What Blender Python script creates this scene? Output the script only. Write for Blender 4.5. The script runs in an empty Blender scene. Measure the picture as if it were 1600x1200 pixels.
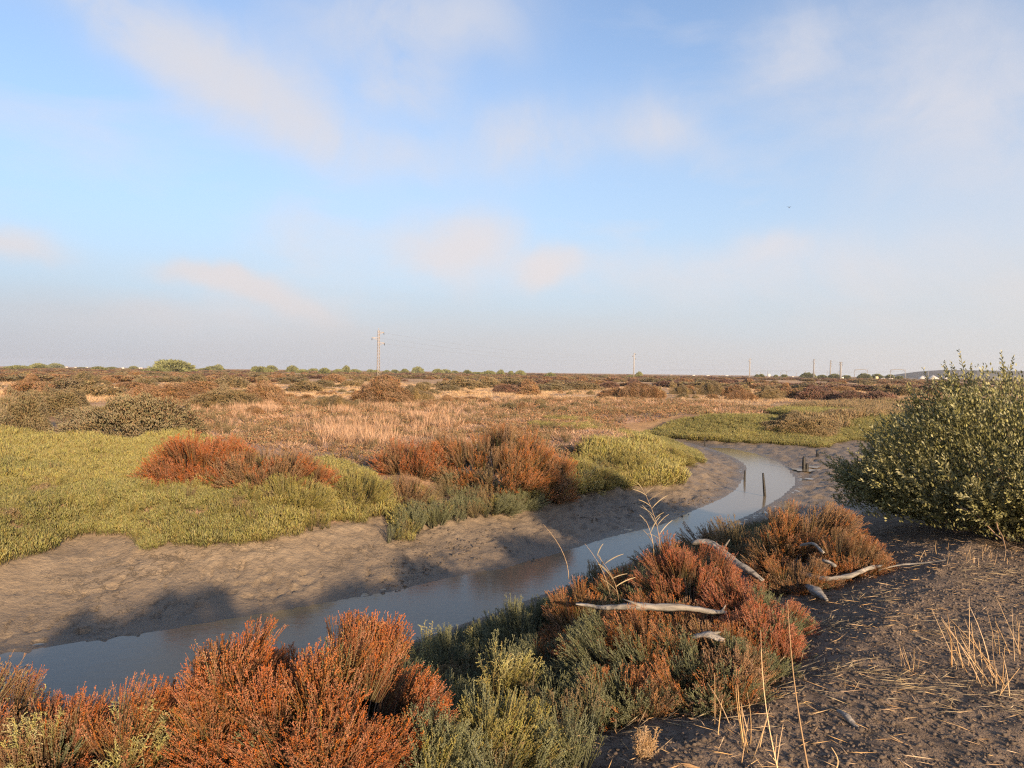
import bpy, math, random
import numpy as np
from mathutils import Vector, Matrix

random.seed(7)
RNG = np.random.default_rng(7)
S = bpy.context.scene
COL = S.collection
R = math.radians

# ------------------------------------------------------------------ camera, world, sun, exposure
EXPO = 1.15
F = 1067.0                       # focal length in pixels of the 1600 px wide photograph
CAM = Vector((0, 0, 2.3))
CAMROT = Matrix.Rotation(R(90 - 1.02), 3, 'X') @ Matrix.Rotation(R(0.72), 3, 'Z')
cd = bpy.data.cameras.new('camera'); cam = bpy.data.objects.new('camera', cd); COL.objects.link(cam)
cam.matrix_world = Matrix.Translation(CAM) @ CAMROT.to_4x4()
cd.sensor_width = 36; cd.lens = 36 * F / 1600; cd.clip_end = 9000; cd.clip_start = 0.05
S.camera = cam

SUN_EL, SUN_AZ = R(14.5), R(29)          # the light travels forwards and to the left
sun_dir = Vector((math.sin(SUN_AZ) * math.cos(SUN_EL), -math.cos(SUN_AZ) * math.cos(SUN_EL), math.sin(SUN_EL)))

def ray(px, py):
    d = CAMROT @ Vector((px - 800, -(py - 600), -F))
    return d.normalized()

def lin(r, g, b):
    f = lambda c: (c / 255 / 12.92) if c / 255 <= .04045 else ((c / 255 + .055) / 1.055) ** 2.4
    return (f(r), f(g), f(b))

class NT:
    def __init__(s, tree): s.t = tree; s.n = tree.nodes; s.l = tree.links
    def new(s, typ, **k):
        n = s.n.new(typ)
        for a, b in k.items():
            if a.startswith('in_'):
                key = a[3:]
                key = int(key) if key.isdigit() else key.replace('_', ' ')
                s.put(n.inputs[key], b)
            else: setattr(n, a, b)
        return n
    def put(s, sock, v):
        if isinstance(v, bpy.types.NodeSocket): s.l.new(v, sock)
        elif v is not None:
            if hasattr(sock.default_value, '__len__') and isinstance(v, (tuple, list)) and len(v) == 3 and len(sock.default_value) == 4: v = (*v, 1)
            sock.default_value = v
    def math(s, op, a, b=None, c=None, clamp=False):
        n = s.n.new('ShaderNodeMath'); n.operation = op; n.use_clamp = clamp
        s.put(n.inputs[0], a); s.put(n.inputs[1], b); s.put(n.inputs[2], c) if c is not None else None
        return n.outputs[0]
    def vm(s, op, a, b=None):
        n = s.n.new('ShaderNodeVectorMath'); n.operation = op
        s.put(n.inputs[0], a)
        if b is not None:
            if op == 'SCALE': s.put(n.inputs['Scale'], b)
            else: s.put(n.inputs[1], b)
        return n.outputs['Value'] if op in ('DOT_PRODUCT', 'LENGTH') else n.outputs[0]
    def mix(s, f, a, b, mode='MIX'):
        n = s.n.new('ShaderNodeMix'); n.data_type = 'RGBA'; n.blend_type = mode
        s.put(n.inputs[0], f); s.put(n.inputs[6], a); s.put(n.inputs[7], b)
        return n.outputs[2]
    def ramp(s, f, stops, interp='LINEAR'):
        n = s.n.new('ShaderNodeValToRGB'); n.color_ramp.interpolation = interp
        e = n.color_ramp.elements
        while len(e) < len(stops): e.new(0.5)
        for i, (p, c) in enumerate(stops):
            e[i].position = p
            if not hasattr(c, '__len__'): c = (c, c, c)
            e[i].color = (*c[:3], 1)
        s.put(n.inputs[0], f)
        return n.outputs[0]
    def noise(s, vec, scale, detail=4, rough=.55, dist=0.0, out=0):
        n = s.n.new('ShaderNodeTexNoise'); s.put(n.inputs['Vector'], vec)
        n.inputs['Scale'].default_value = scale; n.inputs['Detail'].default_value = detail
        n.inputs['Roughness'].default_value = rough; n.inputs['Distortion'].default_value = dist
        return n.outputs[out]
    def sep(s, v):
        n = s.n.new('ShaderNodeSeparateXYZ'); s.put(n.inputs[0], v); return n.outputs

def build_world():
    w = bpy.data.worlds.new('World'); S.world = w; w.use_nodes = True
    t = NT(w.node_tree); t.n.clear()
    out = t.new('ShaderNodeOutputWorld'); bg = t.new('ShaderNodeBackground')
    STR = 0.1
    bg.inputs[1].default_value = STR
    t.l.new(bg.outputs[0], out.inputs[0])
    sky = t.new('ShaderNodeTexSky'); sky.sky_type = 'NISHITA'; sky.sun_disc = False
    sky.sun_elevation = SUN_EL; sky.sun_rotation = math.pi - SUN_AZ
    sky.air_density = 1.2; sky.dust_density = 1.5; sky.ozone_density = 1.5
    g = 1.0 / (STR * 2 ** EXPO)
    K = lambda r, g_, b: tuple(c * g for c in lin(r, g_, b))
    d = t.new('ShaderNodeTexCoord').outputs['Generated']
    d = t.vm('NORMALIZE', d)
    z = t.sep(d)[2]; x = t.sep(d)[0]
    el = t.math('MAXIMUM', z, 0.0)
    base = t.vm('MULTIPLY', sky.outputs[0], (.88, .93, 1.12))
    # pale lower air, then the warm grey band resting on the horizon
    pale = t.math('POWER', math.e, t.math('MULTIPLY', t.math('POWER', t.math('DIVIDE', el, .34), 2.0), -1.0))
    rt = t.math('MULTIPLY_ADD', x, .5, .5, clamp=True)
    pc = t.mix(rt, K(172, 207, 243), K(208, 222, 240))
    back = t.math('MULTIPLY_ADD', t.vm('DOT_PRODUCT', d, tuple(sun_dir)), .75, .15, clamp=True)
    pc = t.mix(back, pc, tuple(c_ * 1.6 for c_ in K(255, 240, 212)))
    c = t.mix(t.math('MULTIPLY', pale, .80), base, pc)
    # clouds
    n1 = t.noise(d, 2.6, 5, .55, 0, 1)
    warp = t.vm('SCALE', t.vm('SUBTRACT', n1, (.5, .5, .5)), .17)
    dd = t.vm('ADD', d, warp)
    tex = t.noise(dd, 7.0, 7, .62, .5)
    tex = t.math('MULTIPLY_ADD', tex, 2.6, -.75, clamp=True)
    wisp = t.noise(t.vm('MULTIPLY', d, (1.6, 1.6, 5)), 1.7, 6, .55, .3)
    acc = t.math('MULTIPLY', t.math('SUBTRACT', wisp, .50, clamp=True), .9)
    blobs = [(250, 55, 175, 60, 27, .62), (420, 135, 150, 62, 24, .62), (340, 85, 200, 40, 27, .25), (500, 200, 90, 35, 30, .3), (650, 40, 150, 60, 0, .55),
             (640, 140, 60, 34, 10, .5), (800, 215, 85, 38, 0, .55), (1005, 195, 90, 36, 5, .48), (640, 235, 70, 28, 10, .28),
             (375, 434, 75, 20, 8, 2.0), (450, 462, 55, 17, 18, 1.5), (705, 360, 70, 42, 0, 1.0), (730, 400, 45, 40, 0, .35), (505, 355, 75, 48, 0, .28),
             (850, 413, 44, 25, 4, 1.6), (30, 372, 95, 28, 8, .9), (1258, 62, 62, 58, 0, .5), (1225, 388, 60, 22, 0, .4),
             (1500, 110, 210, 130, 0, .30), (1560, 260, 200, 130, 0, .35), (1080, 420, 160, 40, 0, .3), (1450, 430, 260, 60, 0, .35), (300, 500, 300, 30, 0, .2)]
    for (cx, cy, a, b, ang, s) in blobs:
        c0 = ray(cx, cy); ca, sa = math.cos(R(ang)), math.sin(R(ang))
        e1 = (ray(cx + 30 * ca, cy + 30 * sa) - c0).normalized(); sc = 30 / (ray(cx + 30 * ca, cy + 30 * sa) - c0).length
        e2 = c0.cross(e1).normalized()
        v = t.vm('SUBTRACT', dd, tuple(c0))
        p = t.math('POWER', t.math('MULTIPLY', t.math('ABSOLUTE', t.vm('DOT_PRODUCT', v, tuple(e1))), sc / a), 2.0)
        q = t.math('POWER', t.math('MULTIPLY', t.math('ABSOLUTE', t.vm('DOT_PRODUCT', v, tuple(e2))), sc / b), 2.0)
        r2 = t.math('ADD', p, q)
        gss = t.math('POWER', math.e, t.math('MULTIPLY', r2, -1.0))
        acc = t.math('MULTIPLY_ADD', gss, s, acc)
    acc = t.math('MULTIPLY', acc, t.math('MULTIPLY_ADD', tex, 1.5, .38)); acc = t.math('SUBTRACT', 1.0, t.math('POWER', math.e, t.math('MULTIPLY', acc, -1.9)))
    cc = t.mix(t.math('MULTIPLY', el, 1.9, clamp=True), K(240, 231, 229), K(212, 217, 230))
    c = t.mix(acc, c, cc)
    n2 = t.noise(t.vm('MULTIPLY', d, (1, 1, 5)), 2.2, 5, .5, .2)
    lo = t.math('ADD', el, t.math('MULTIPLY', t.math('SUBTRACT', n2, .5), .11))
    band = t.math('POWER', math.e, t.math('MULTIPLY', t.math('POWER', t.math('DIVIDE', t.math('MAXIMUM', lo, 0), .105), 2.0), -1.0))
    hc = t.mix(rt, K(194, 194, 201), K(227, 221, 215)); hc = t.mix(back, hc, tuple(c_ * 1.5 for c_ in K(255, 236, 205)))
    c = t.mix(t.math('MULTIPLY', band, .88), c, hc)
    t.l.new(c, bg.inputs[0])
build_world()

sd = bpy.data.lights.new('sun', 'SUN'); sd.energy = 5.0; sd.angle = R(1.6); sd.color = (1.0, .74, .46)
so = bpy.data.objects.new('sun', sd); COL.objects.link(so); so.rotation_euler = sun_dir.to_track_quat('Z', 'Y').to_euler(); so.location = (20, -30, 20)
vs = S.view_settings
vs.view_transform = 'Standard'; vs.look = 'None'; vs.exposure = EXPO; vs.gamma = 1; vs.use_curve_mapping = False
S.cycles.use_denoising = False; S.cycles.filter_width = 1.25; S.cycles.max_bounces = 6; S.cycles.diffuse_bounces = 3; S.cycles.glossy_bounces = 2; S.cycles.transmission_bounces = 3
S.cycles.volume_bounces = 0; S.cycles.transparent_max_bounces = 4

# ------------------------------------------------------------------ helpers
def tag(o, label=None, cat=None, group=None, kind=None):
    if label: o['label'] = label
    if cat: o['category'] = cat
    if group: o['group'] = group
    if kind: o['kind'] = kind
    return o
def empty(name, loc, label, cat, group=None, rz=0):
    o = bpy.data.objects.new(name, None); COL.objects.link(o); o.location = loc; o.rotation_euler = (0, 0, rz); o.empty_display_size = .1
    return tag(o, label, cat, group)

def mk(name, V, Fs, mat, attrs=None, smooth=False):
    """mesh data from numpy arrays; Fs a list of (n,3) / (n,4) index arrays"""
    V = np.asarray(V, float).reshape(-1, 3)
    me = bpy.data.meshes.new(name)
    Fs = [np.asarray(f, int) for f in (Fs if isinstance(Fs, list) else [Fs]) if len(f)]
    nl = sum(f.size for f in Fs); nf = sum(len(f) for f in Fs)
    me.vertices.add(len(V)); me.vertices.foreach_set('co', V.ravel())
    me.loops.add(nl); me.polygons.add(nf)
    me.loops.foreach_set('vertex_index', np.concatenate([f.ravel() for f in Fs]))
    tot = np.concatenate([np.full(len(f), f.shape[1]) for f in Fs]); st = np.concatenate([[0], np.cumsum(tot)[:-1]])
    me.polygons.foreach_set('loop_start', st.astype(np.int32))
    try: me.polygons.foreach_set('loop_total', tot.astype(np.int32))
    except Exception: pass
    me.update(calc_edges=True)
    if smooth: me.polygons.foreach_set('use_smooth', np.ones(nf, bool))
    if mat: me.materials.append(mat)
    for k, a in (attrs or {}).items():
        a = np.asarray(a, np.float32)
        if a.ndim == 2:
            if a.shape[1] == 3: a = np.concatenate([a, np.ones((len(a), 1), np.float32)], 1)
            at = me.attributes.new(k, 'FLOAT_COLOR', 'POINT'); at.data.foreach_set('color', a.ravel())
        else:
            at = me.attributes.new(k, 'FLOAT', 'POINT'); at.data.foreach_set('value', a)
    return me
def link(name, me, parent=None, loc=(0, 0, 0)):
    o = bpy.data.objects.new(name, me); COL.objects.link(o); o.location = loc
    if parent: o.parent = parent
    return o

def unit(v): return v / np.maximum(np.linalg.norm(v, axis=-1, keepdims=True), 1e-9)
def frame(D):
    D = unit(D); up = np.where(np.abs(D[:, 2:3]) > .9, np.array([[1., 0, 0]]), np.array([[0, 0, 1.]]))
    A = unit(np.cross(D, up)); B = np.cross(D, A); return D, A, B

class Acc:
    """collects geometry with a colour attribute (h, rnd, kind)"""
    def __init__(s): s.V = []; s.F3 = []; s.F4 = []; s.C = []; s.n = 0
    def add(s, V, F, C):
        V = V.reshape(-1, 3); F = np.asarray(F) + s.n
        (s.F3 if F.shape[1] == 3 else s.F4).append(F); s.V.append(V)
        C = np.broadcast_to(np.asarray(C, float), (len(V), 3)) if np.ndim(C) == 1 else C
        s.C.append(C); s.n += len(V)
    def nubs(s, P, D, L, W, C, mid=.5):
        """elongated three-sided spindles"""
        N = len(P)
        if not N: return
        D, A, B = frame(D); L = np.broadcast_to(L, N)[:, None]; W = np.broadcast_to(W, N)[:, None]
        ring = [P + D * L * mid + (A * math.cos(a) + B * math.sin(a)) * W for a in (0, 2.094, 4.189)]
        V = np.stack([P, *ring, P + D * L], 1)
        f = np.array([[0, 2, 1], [0, 3, 2], [0, 1, 3], [4, 1, 2], [4, 2, 3], [4, 3, 1]])
        Fi = (f[None] + (np.arange(N) * 5)[:, None, None]).reshape(-1, 3)
        s.add(V, Fi, np.repeat(C, 5, 0))
    def leaves(s, P, D, L, W, C, fold=.25, up=None):
        """folded pointed leaves, four triangles"""
        N = len(P); D, A, B = frame(D)
        th = RNG.uniform(0, 6.28, N)[:, None]
        A2 = A * np.cos(th) + B * np.sin(th); B2 = np.cross(D, A2)
        L = np.broadcast_to(L, N)[:, None]; W = np.broadcast_to(W, N)[:, None]
        V = np.stack([P, P + D * L * .5 + A2 * W + B2 * W * fold, P + D * L, P + D * L * .5 - A2 * W + B2 * W * fold, P + D * L * .5 - B2 * L * .04], 1)
        f = np.array([[0, 1, 4], [1, 2, 4], [0, 4, 3], [4, 2, 3]])
        Fi = (f[None] + (np.arange(N) * 5)[:, None, None]).reshape(-1, 3)
        s.add(V, Fi, np.repeat(C, 5, 0))
    def blades(s, P, D, L, W, C, bend=.2):
        """grass blades: bent, two segments, crossing thickness"""
        N = len(P); D, A, B = frame(D); L = np.broadcast_to(L, N)[:, None]; W = np.broadcast_to(W, N)[:, None]
        th = RNG.uniform(0, 6.28, N)[:, None]
        A2 = A * np.cos(th) + B * np.sin(th); B2 = np.cross(D, A2)
        be = RNG.uniform(-bend, bend, N)[:, None] * L
        m = P + D * L * .55 + B2 * be * .3; t = P + D * L + B2 * be
        V = np.stack([P - A2 * W, P + A2 * W, m + A2 * W * .8, m - A2 * W * .8, t], 1)
        o = (np.arange(N) * 5)[:, None]
        F_ = np.concatenate([o + [0, 1, 2], o + [0, 2, 3], o + [3, 2, 4]])
        Cc = np.repeat(C, 5, 0).copy(); Cc[0::5, 0] *= .0; Cc[1::5, 0] *= .0
        s.add(V, F_, Cc)
    def tube(s, pts, rad, C, sides=5, cap=True, wob=0, ridge=0, flat=1.0):
        pts = np.asarray(pts, float); n = len(pts); rad = np.broadcast_to(rad, n)
        T = unit(np.gradient(pts, axis=0)); D, A, B = frame(T)
        for i in range(1, n):
            a = A[i - 1] - T[i] * np.dot(A[i - 1], T[i]); A[i] = a / (np.linalg.norm(a) + 1e-9); B[i] = np.cross(T[i], A[i])
        an = np.linspace(0, 2 * math.pi, sides, endpoint=False)
        w = 1 + (RNG.uniform(-wob, wob, (n, sides)) if wob else np.zeros((n, sides)))
        if ridge: w = w * (1 + RNG.uniform(-ridge, ridge, sides))[None] * (1 + .5 * ridge * np.sin(np.arange(n)[:, None] * .7 + RNG.uniform(0, 6, sides)[None]))
        V = pts[:, None] + (A[:, None] * np.cos(an)[None, :, None] + B[:, None] * flat * np.sin(an)[None, :, None]) * (rad[:, None] * w)[..., None]
        i, j = np.meshgrid(np.arange(n - 1), np.arange(sides), indexing='ij'); j2 = (j + 1) % sides
        Fq = np.stack([i * sides + j, i * sides + j2, (i + 1) * sides + j2, (i + 1) * sides + j], -1).reshape(-1, 4)
        C = np.asarray(C, float)
        s.add(V, Fq, C if C.ndim == 1 else np.repeat(C, sides, 0))
        if cap:
            b = s.n - n * sides
            e0 = [[b, b + k + 1, b + k] for k in range(1, sides - 1)]; o = b + (n - 1) * sides
            e1 = [[o, o + k, o + k + 1] for k in range(1, sides - 1)]
            s.F3.append(np.array(e0 + e1))
    def box(s, c, sz, C=(1, .5, 0), rz=0):
        c = np.array(c, float); h = np.array(sz, float) / 2
        v = np.array([[x, y, z] for z in (-1, 1) for y in (-1, 1) for x in (-1, 1)]) * h
        co, si = math.cos(rz), math.sin(rz); v = np.stack([v[:, 0] * co - v[:, 1] * si, v[:, 0] * si + v[:, 1] * co, v[:, 2]], 1) + c
        s.add(v, np.array([[0, 2, 3, 1], [4, 5, 7, 6], [0, 1, 5, 4], [2, 6, 7, 3], [0, 4, 6, 2], [1, 3, 7, 5]]), C)
    def mesh(s, name, mat, smooth=False):
        F_ = []
        if s.F3: F_.append(np.concatenate(s.F3))
        if s.F4: F_.append(np.concatenate(s.F4))
        return mk(name, np.concatenate(s.V), F_, mat, {'col': np.concatenate(s.C)}, smooth)

# numpy noise
def hash2(i, j, s):
    h = (i.astype(np.int64) * 374761393 + j.astype(np.int64) * 668265263 + s * 974711) & 0x7fffffff
    h = ((h ^ (h >> 13)) * 1274126177) & 0x7fffffff
    return ((h ^ (h >> 16)) & 0xffff) / 65535.0
def vnoise(x, y, s=0):
    xi, yi = np.floor(x), np.floor(y); u, v = x - xi, y - yi; u = u * u * (3 - 2 * u); v = v * v * (3 - 2 * v)
    a, b, c, d = hash2(xi, yi, s), hash2(xi + 1, yi, s), hash2(xi, yi + 1, s), hash2(xi + 1, yi + 1, s)
    return (a * (1 - u) + b * u) * (1 - v) + (c * (1 - u) + d * u) * v
def fbm(x, y, o=4, s=0):
    r = 0; a = .5; t = 0
    for k in range(o): r = r + a * vnoise(x * 2 ** k, y * 2 ** k, s + k * 17); t += a; a *= .5
    return r / t
def sstep(a, b, x): t = np.clip((x - a) / (b - a), 0, 1); return t * t * (3 - 2 * t)

def pdist(P, poly, closed=True):
    P = np.asarray(P, float); best = np.full(len(P), 1e18); n = len(poly)
    for i in range(n if closed else n - 1):
        a = poly[i]; b = poly[(i + 1) % n]; ab = b - a; L = ab @ ab + 1e-12
        tt = np.clip(((P - a) @ ab) / L, 0, 1)
        q = P - a - tt[:, None] * ab; best = np.minimum(best, (q * q).sum(1))
    return np.sqrt(best)
def inside(P, poly):
    r = np.zeros(len(P), bool); n = len(poly); x, y = P[:, 0], P[:, 1]
    for i in range(n):
        x1, y1 = poly[i]; x2, y2 = poly[(i + 1) % n]
        if y1 == y2: continue
        c = ((y1 > y) != (y2 > y)) & (x < (x2 - x1) * (y - y1) / (y2 - y1) + x1); r ^= c
    return r
def onplane(px, py, z):
    d = ray(px, py); t = (z - CAM.z) / d.z
    return np.array([d.x * t, d.y * t])

# ------------------------------------------------------------------ terrain shape
ZW = -0.90
W_far = [onplane(x, y, ZW) for x, y in [(-200, 1066), (0, 1025), (60, 1012), (150, 1000), (250, 985), (350, 968), (450, 952), (550, 934), (620, 922),
         (690, 905), (750, 893), (790, 888), (815, 879), (860, 868), (950, 840), (1000, 828), (1040, 818), (1090, 795), (1130, 778), (1150, 765),
         (1163, 745), (1168, 732), (1162, 723), (1150, 716), (1130, 707), (1105, 699), (1085, 695)]]
W_near = [onplane(x, y, ZW) for x, y in [(1083, 692), (1106, 694), (1144, 701), (1180, 709), (1213, 720), (1230, 732), (1240, 745), (1241, 757), (1222, 775),
          (1180, 800), (1110, 830), (1060, 850), (1000, 872), (900, 910), (830, 935), (760, 962), (650, 1000), (560, 1030), (450, 1060), (300, 1092), (150, 1106), (0, 1118), (-200, 1150)]]
WATER = np.array([np.array([-40, -2.])] + W_far + W_near + [np.array([-9, 3.0]), np.array([-40, -11.])])
E_px = [(0, 880), (60, 868), (110, 850), (130, 845), (170, 845), (215, 850), (240, 856), (330, 852), (400, 845), (480, 833), (560, 818), (600, 806), (650, 804),
        (700, 810), (760, 800), (830, 786), (880, 775), (930, 766), (1000, 758), (1050, 752), (1080, 744), (1093, 730), (1085, 715), (1060, 700), (1035, 690), (1012, 684), (1010, 679),
        (1040, 683), (1100, 688), (1150, 691), (1220, 694), (1285, 699), (1296, 692), (1330, 688), (1400, 690)]
E_z = [-.45] * 10 + [-.48, -.51, -.54, -.57] + [-.6] * 6 + [-.68, -.76] + [-.8] * 8
E_z += [-.8] * (len(E_px) - len(E_z))
E = [onplane(x, y, z) for (x, y), z in zip(E_px, E_z)]
CHAN = np.array([np.array([-60, 3.]), np.array([-14, 6.5]), np.array([-8.2, 8.0])] + E + [np.array([34, 34.]), np.array([90, 60.]), np.array([90, -60.]), np.array([-60, -60.])])
nearline = [np.array([-60, -17.])] + [np.array([-9, 3.])] + W_near[::-1][:16] + [np.array([9.5, 20.5]), np.array([13, 24.]), np.array([34, 33.]), np.array([90, 55.])]
NEAR = np.array(nearline + [np.array([90, -80.]), np.array([-60, -80.])])

_pr = np.random.default_rng(12)
PITS = [(*onplane(x, y, -.75), w, d) for x, y, w, d in [(130, 970, .08, .10), (62, 985, .07, .08), (190, 978, .10, .06), (336, 967, .06, .07), (362, 960, .04, .05), (15, 1002, .1, .06), (148, 945, .06, .04), (225, 948, .07, .04), (92, 870, .05, .05),
         (180, 867, .05, .05), (178, 922, .09, .05), (310, 935, .07, .04), (470, 940, .05, .05), (600, 905, .06, .06), (570, 912, .05, .05), (690, 880, .07, .05)]]
for _k in range(60):
    _x = _pr.uniform(420, 1120); PITS.append((*onplane(_x, 905 - (_x - 420) * .2 + _pr.uniform(-40, 12), -.7), _pr.uniform(.05, .12), _pr.uniform(.02, .06)))
def fields(P):
    m = (np.abs(P[:, 0]) < 70) & (P[:, 1] < 70) & (P[:, 1] > -30)
    dw = np.full(len(P), 60.); de = np.full(len(P), 60.); nr = np.full(len(P), -60.)
    Q = P[m]
    a = pdist(Q, WATER); a[inside(Q, WATER)] *= -1; dw[m] = a
    b = pdist(Q, CHAN[:-2], False); b[inside(Q, CHAN)] *= -1; de[m] = b
    c = pdist(Q, NEAR[:-2], False); c[~inside(Q, NEAR)] *= -1; nr[m] = c
    nr[~m & (P[:, 1] < 20)] = 60; de[~m & (P[:, 1] < 0)] = -60
    return dw, de, nr
def height(P, detail=True):
    P = np.asarray(P, float).reshape(-1, 2); dw, de, nr = fields(P); x, y = P[:, 0], P[:, 1]
    dwp = np.maximum(dw, 0); di = np.maximum(-de, 0)
    s = dwp / (dwp + di + 1e-6)
    ez = -.45 - .15 * sstep(-4, 1, x); ez = ez - (ez + .8) * sstep(24, 30, y + .15 * x)
    inn = ZW + (ez - ZW) * s ** 1.5
    edge = fbm(x * 1.3, y * 1.3, 3, 5)
    pl = ez - ez * sstep(0, .5 + .5 * edge - (ez + .4) * 9, de) + .22 * (fbm(x * .11, y * .11, 3, 9) - .5) * sstep(1, 8, de) + .10 * (fbm(x * .6, y * .6, 3, 3) - .5) * sstep(0, 2, de)
    far = np.where(de < 0, inn, pl)
    k = sstep(12, 20, y + .25 * x)
    t = dwp / (5.0 + 5.5 * k)
    prof = np.clip(t, 0, 1) ** (1.0 + 1.3 * k)
    near = ZW + 1.5 * (prof * (1.2 - .2 * prof)).clip(0, 1) + .10 * (fbm(x * .7, y * .7, 3, 21) - .5) * sstep(.5, 3, dwp)
    wn = sstep(-.2, 1.5, nr) * sstep(45, 30, x) 
    wn = np.where((dw < 3) & (nr < 0) & (y + .25 * x < 17), 0, wn)
    z = far * (1 - wn) + near * wn
    z = np.where(dw < 0, ZW - .22 * sstep(0, .9, -dw) - .01, z)
    if detail:
        mud = ((de < 0) & (nr < 0)) | ((wn > 0) & (z < -.25))
        mk_ = mud * sstep(0, .5, dw) 
        r = np.abs(fbm(x * 1.7 + y * .5, y * 1.1 - x * .4, 4, 31) - .5)
        z = z + mk_ * (-.04 * np.exp(-(r / .015) ** 2) + .025 * (fbm(x * 3.1, y * 3.1, 3, 41) - .5))
        lump = fbm(x * 7 + 3, y * 7, 2, 51)
        z = z + mk_ * sstep(6, 10, x + y * .55 - 2) * (.28 * (np.abs(fbm(x * 2.2 + y, y * 1.5 - x, 4, 61) - .5)) - .04) + mk_ * (.02 + .05 * sstep(8, 14, y)) * (lump - .5)
        for (a_, b_, w_, d_) in PITS:
            q = ((x - a_) / w_) ** 2 + ((y - b_) / (w_ * .8)) ** 2; z = z - d_ * np.exp(-q) + .3 * d_ * np.exp(-(np.sqrt(q) - 1.7) ** 2 * 3) * (q < 12)
        soil = sstep(-.2, .3, z) * (wn > .5)
        z = z + soil * (.05 * (fbm(x * 4, y * 4, 4, 71) - .5) + .014 * (vnoise(x * 14, y * 14, 81) - .5))
    return z
_gx, _gy = np.arange(-16, 18.01, .12), np.arange(0, 40.01, .12)
_G = None
def hgt(x, y):
    global _G
    if not (-15.8 < x < 17.8 and .1 < y < 39.8): return float(height(np.array([[x, y]]))[0])
    if _G is None:
        X, Y = np.meshgrid(_gx, _gy); _G = height(np.stack([X.ravel(), Y.ravel()], 1)).reshape(X.shape)
    u = (x + 16) / .12; v = y / .12; i, j = int(u), int(v); u -= i; v -= j
    return float((_G[j, i] * (1 - u) + _G[j, i + 1] * u) * (1 - v) + (_G[j + 1, i] * (1 - u) + _G[j + 1, i + 1] * u) * v)

# a cached coarse height map for ray hits
def hits(pxs):
    """points on the terrain met by the rays through the given photograph pixels"""
    D = np.array([list(ray(x, y)) for x, y in pxs]); N = len(D)
    ts = np.geomspace(1.5, 900, 900); res = np.full((N, 3), np.nan); done = np.zeros(N, bool); pt = ts[0]
    lo = np.full(N, ts[0]); hi = np.full(N, np.nan)
    for t in ts:
        i = np.where(~done)[0]
        if not len(i): break
        p = np.array(CAM) + D[i] * t
        b = p[:, 2] < height(p[:, :2], False)
        hi[i[b]] = t; done[i[b]] = True; lo[i[~b]] = t
    for _ in range(8):
        mid = (lo + hi) / 2; i = np.where(done)[0]; p = np.array(CAM) + D[i] * mid[i, None]
        b = p[:, 2] < height(p[:, :2], False); hi[i[b]] = mid[i[b]]; lo[i[~b]] = mid[i[~b]]
    i = done; res[i] = np.array(CAM) + D[i] * hi[i, None]
    return res
def hit(px, py): return Vector(hits([(px, py)])[0])

# ------------------------------------------------------------------ materials
def mat(name):
    m = bpy.data.materials.new(name); m.use_nodes = True; t = NT(m.node_tree); t.n.clear()
    o = t.new('ShaderNodeOutputMaterial'); return m, t, o
def foliage(name, c0, c1, c2, alt=None, transl=.18, rough=.65, stops=(0, .45, .9), spec=.3, altmax=.5):
    m, t, o = mat(name)
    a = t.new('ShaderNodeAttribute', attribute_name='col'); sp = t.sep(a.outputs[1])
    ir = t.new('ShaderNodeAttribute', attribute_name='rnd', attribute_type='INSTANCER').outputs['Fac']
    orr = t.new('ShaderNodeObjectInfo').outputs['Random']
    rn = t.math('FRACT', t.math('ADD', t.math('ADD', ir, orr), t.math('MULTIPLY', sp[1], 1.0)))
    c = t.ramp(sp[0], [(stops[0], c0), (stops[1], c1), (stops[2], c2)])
    if alt: c = t.mix(t.ramp(t.math('FRACT', t.math('MULTIPLY_ADD', rn, 3.7, sp[1])), [(1 - altmax - .2, 0), (1.0, .85)]), c, alt)
    hs = t.new('ShaderNodeHueSaturation', in_Color=c, in_Saturation=t.math('MULTIPLY_ADD', sp[1], .3, .85), in_Value=t.math('MULTIPLY_ADD', rn, .55, .72))
    b = t.new('ShaderNodeBsdfPrincipled', in_Base_Color=hs.outputs[0], in_Roughness=rough); b.inputs['Specular IOR Level'].default_value = spec
    tr = t.new('ShaderNodeBsdfTranslucent', in_Color=hs.outputs[0]); mx = t.new('ShaderNodeMixShader', in_0=transl)
    t.l.new(b.outputs[0], mx.inputs[1]); t.l.new(tr.outputs[0], mx.inputs[2]); t.l.new(mx.outputs[0], o.inputs[0])
    return m
def plain(name, c, rough=.7, metal=0, bump=0, bscale=30, var=.25, stretch=(1, 1, 1), vscale=8, emit=None, rnd=0.0):
    m, t, o = mat(name)
    co = t.new('ShaderNodeTexCoord').outputs['Object']; v = t.vm('MULTIPLY', co, stretch)
    n = t.noise(v, vscale, 6, .6); c1 = t.mix(t.ramp(n, [(.3, 0), (.7, 1)]), tuple(x * (1 - var) for x in c), tuple(min(1, x * (1 + var)) for x in c))
    if rnd:
        orr = t.new('ShaderNodeObjectInfo').outputs['Random']
        c1 = t.new('ShaderNodeHueSaturation', in_Color=c1, in_Value=t.math('MULTIPLY_ADD', orr, rnd, 1 - rnd / 2)).outputs[0]
    b = t.new('ShaderNodeBsdfPrincipled', in_Base_Color=c1, in_Roughness=rough, in_Metallic=metal)
    if bump:
        bn = t.new('ShaderNodeBump', in_Strength=bump, in_Distance=.02, in_Height=t.noise(v, bscale, 6, .65)); t.l.new(bn.outputs[0], b.inputs['Normal'])
    t.l.new(b.outputs[0], o.inputs[0]); return m

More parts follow.
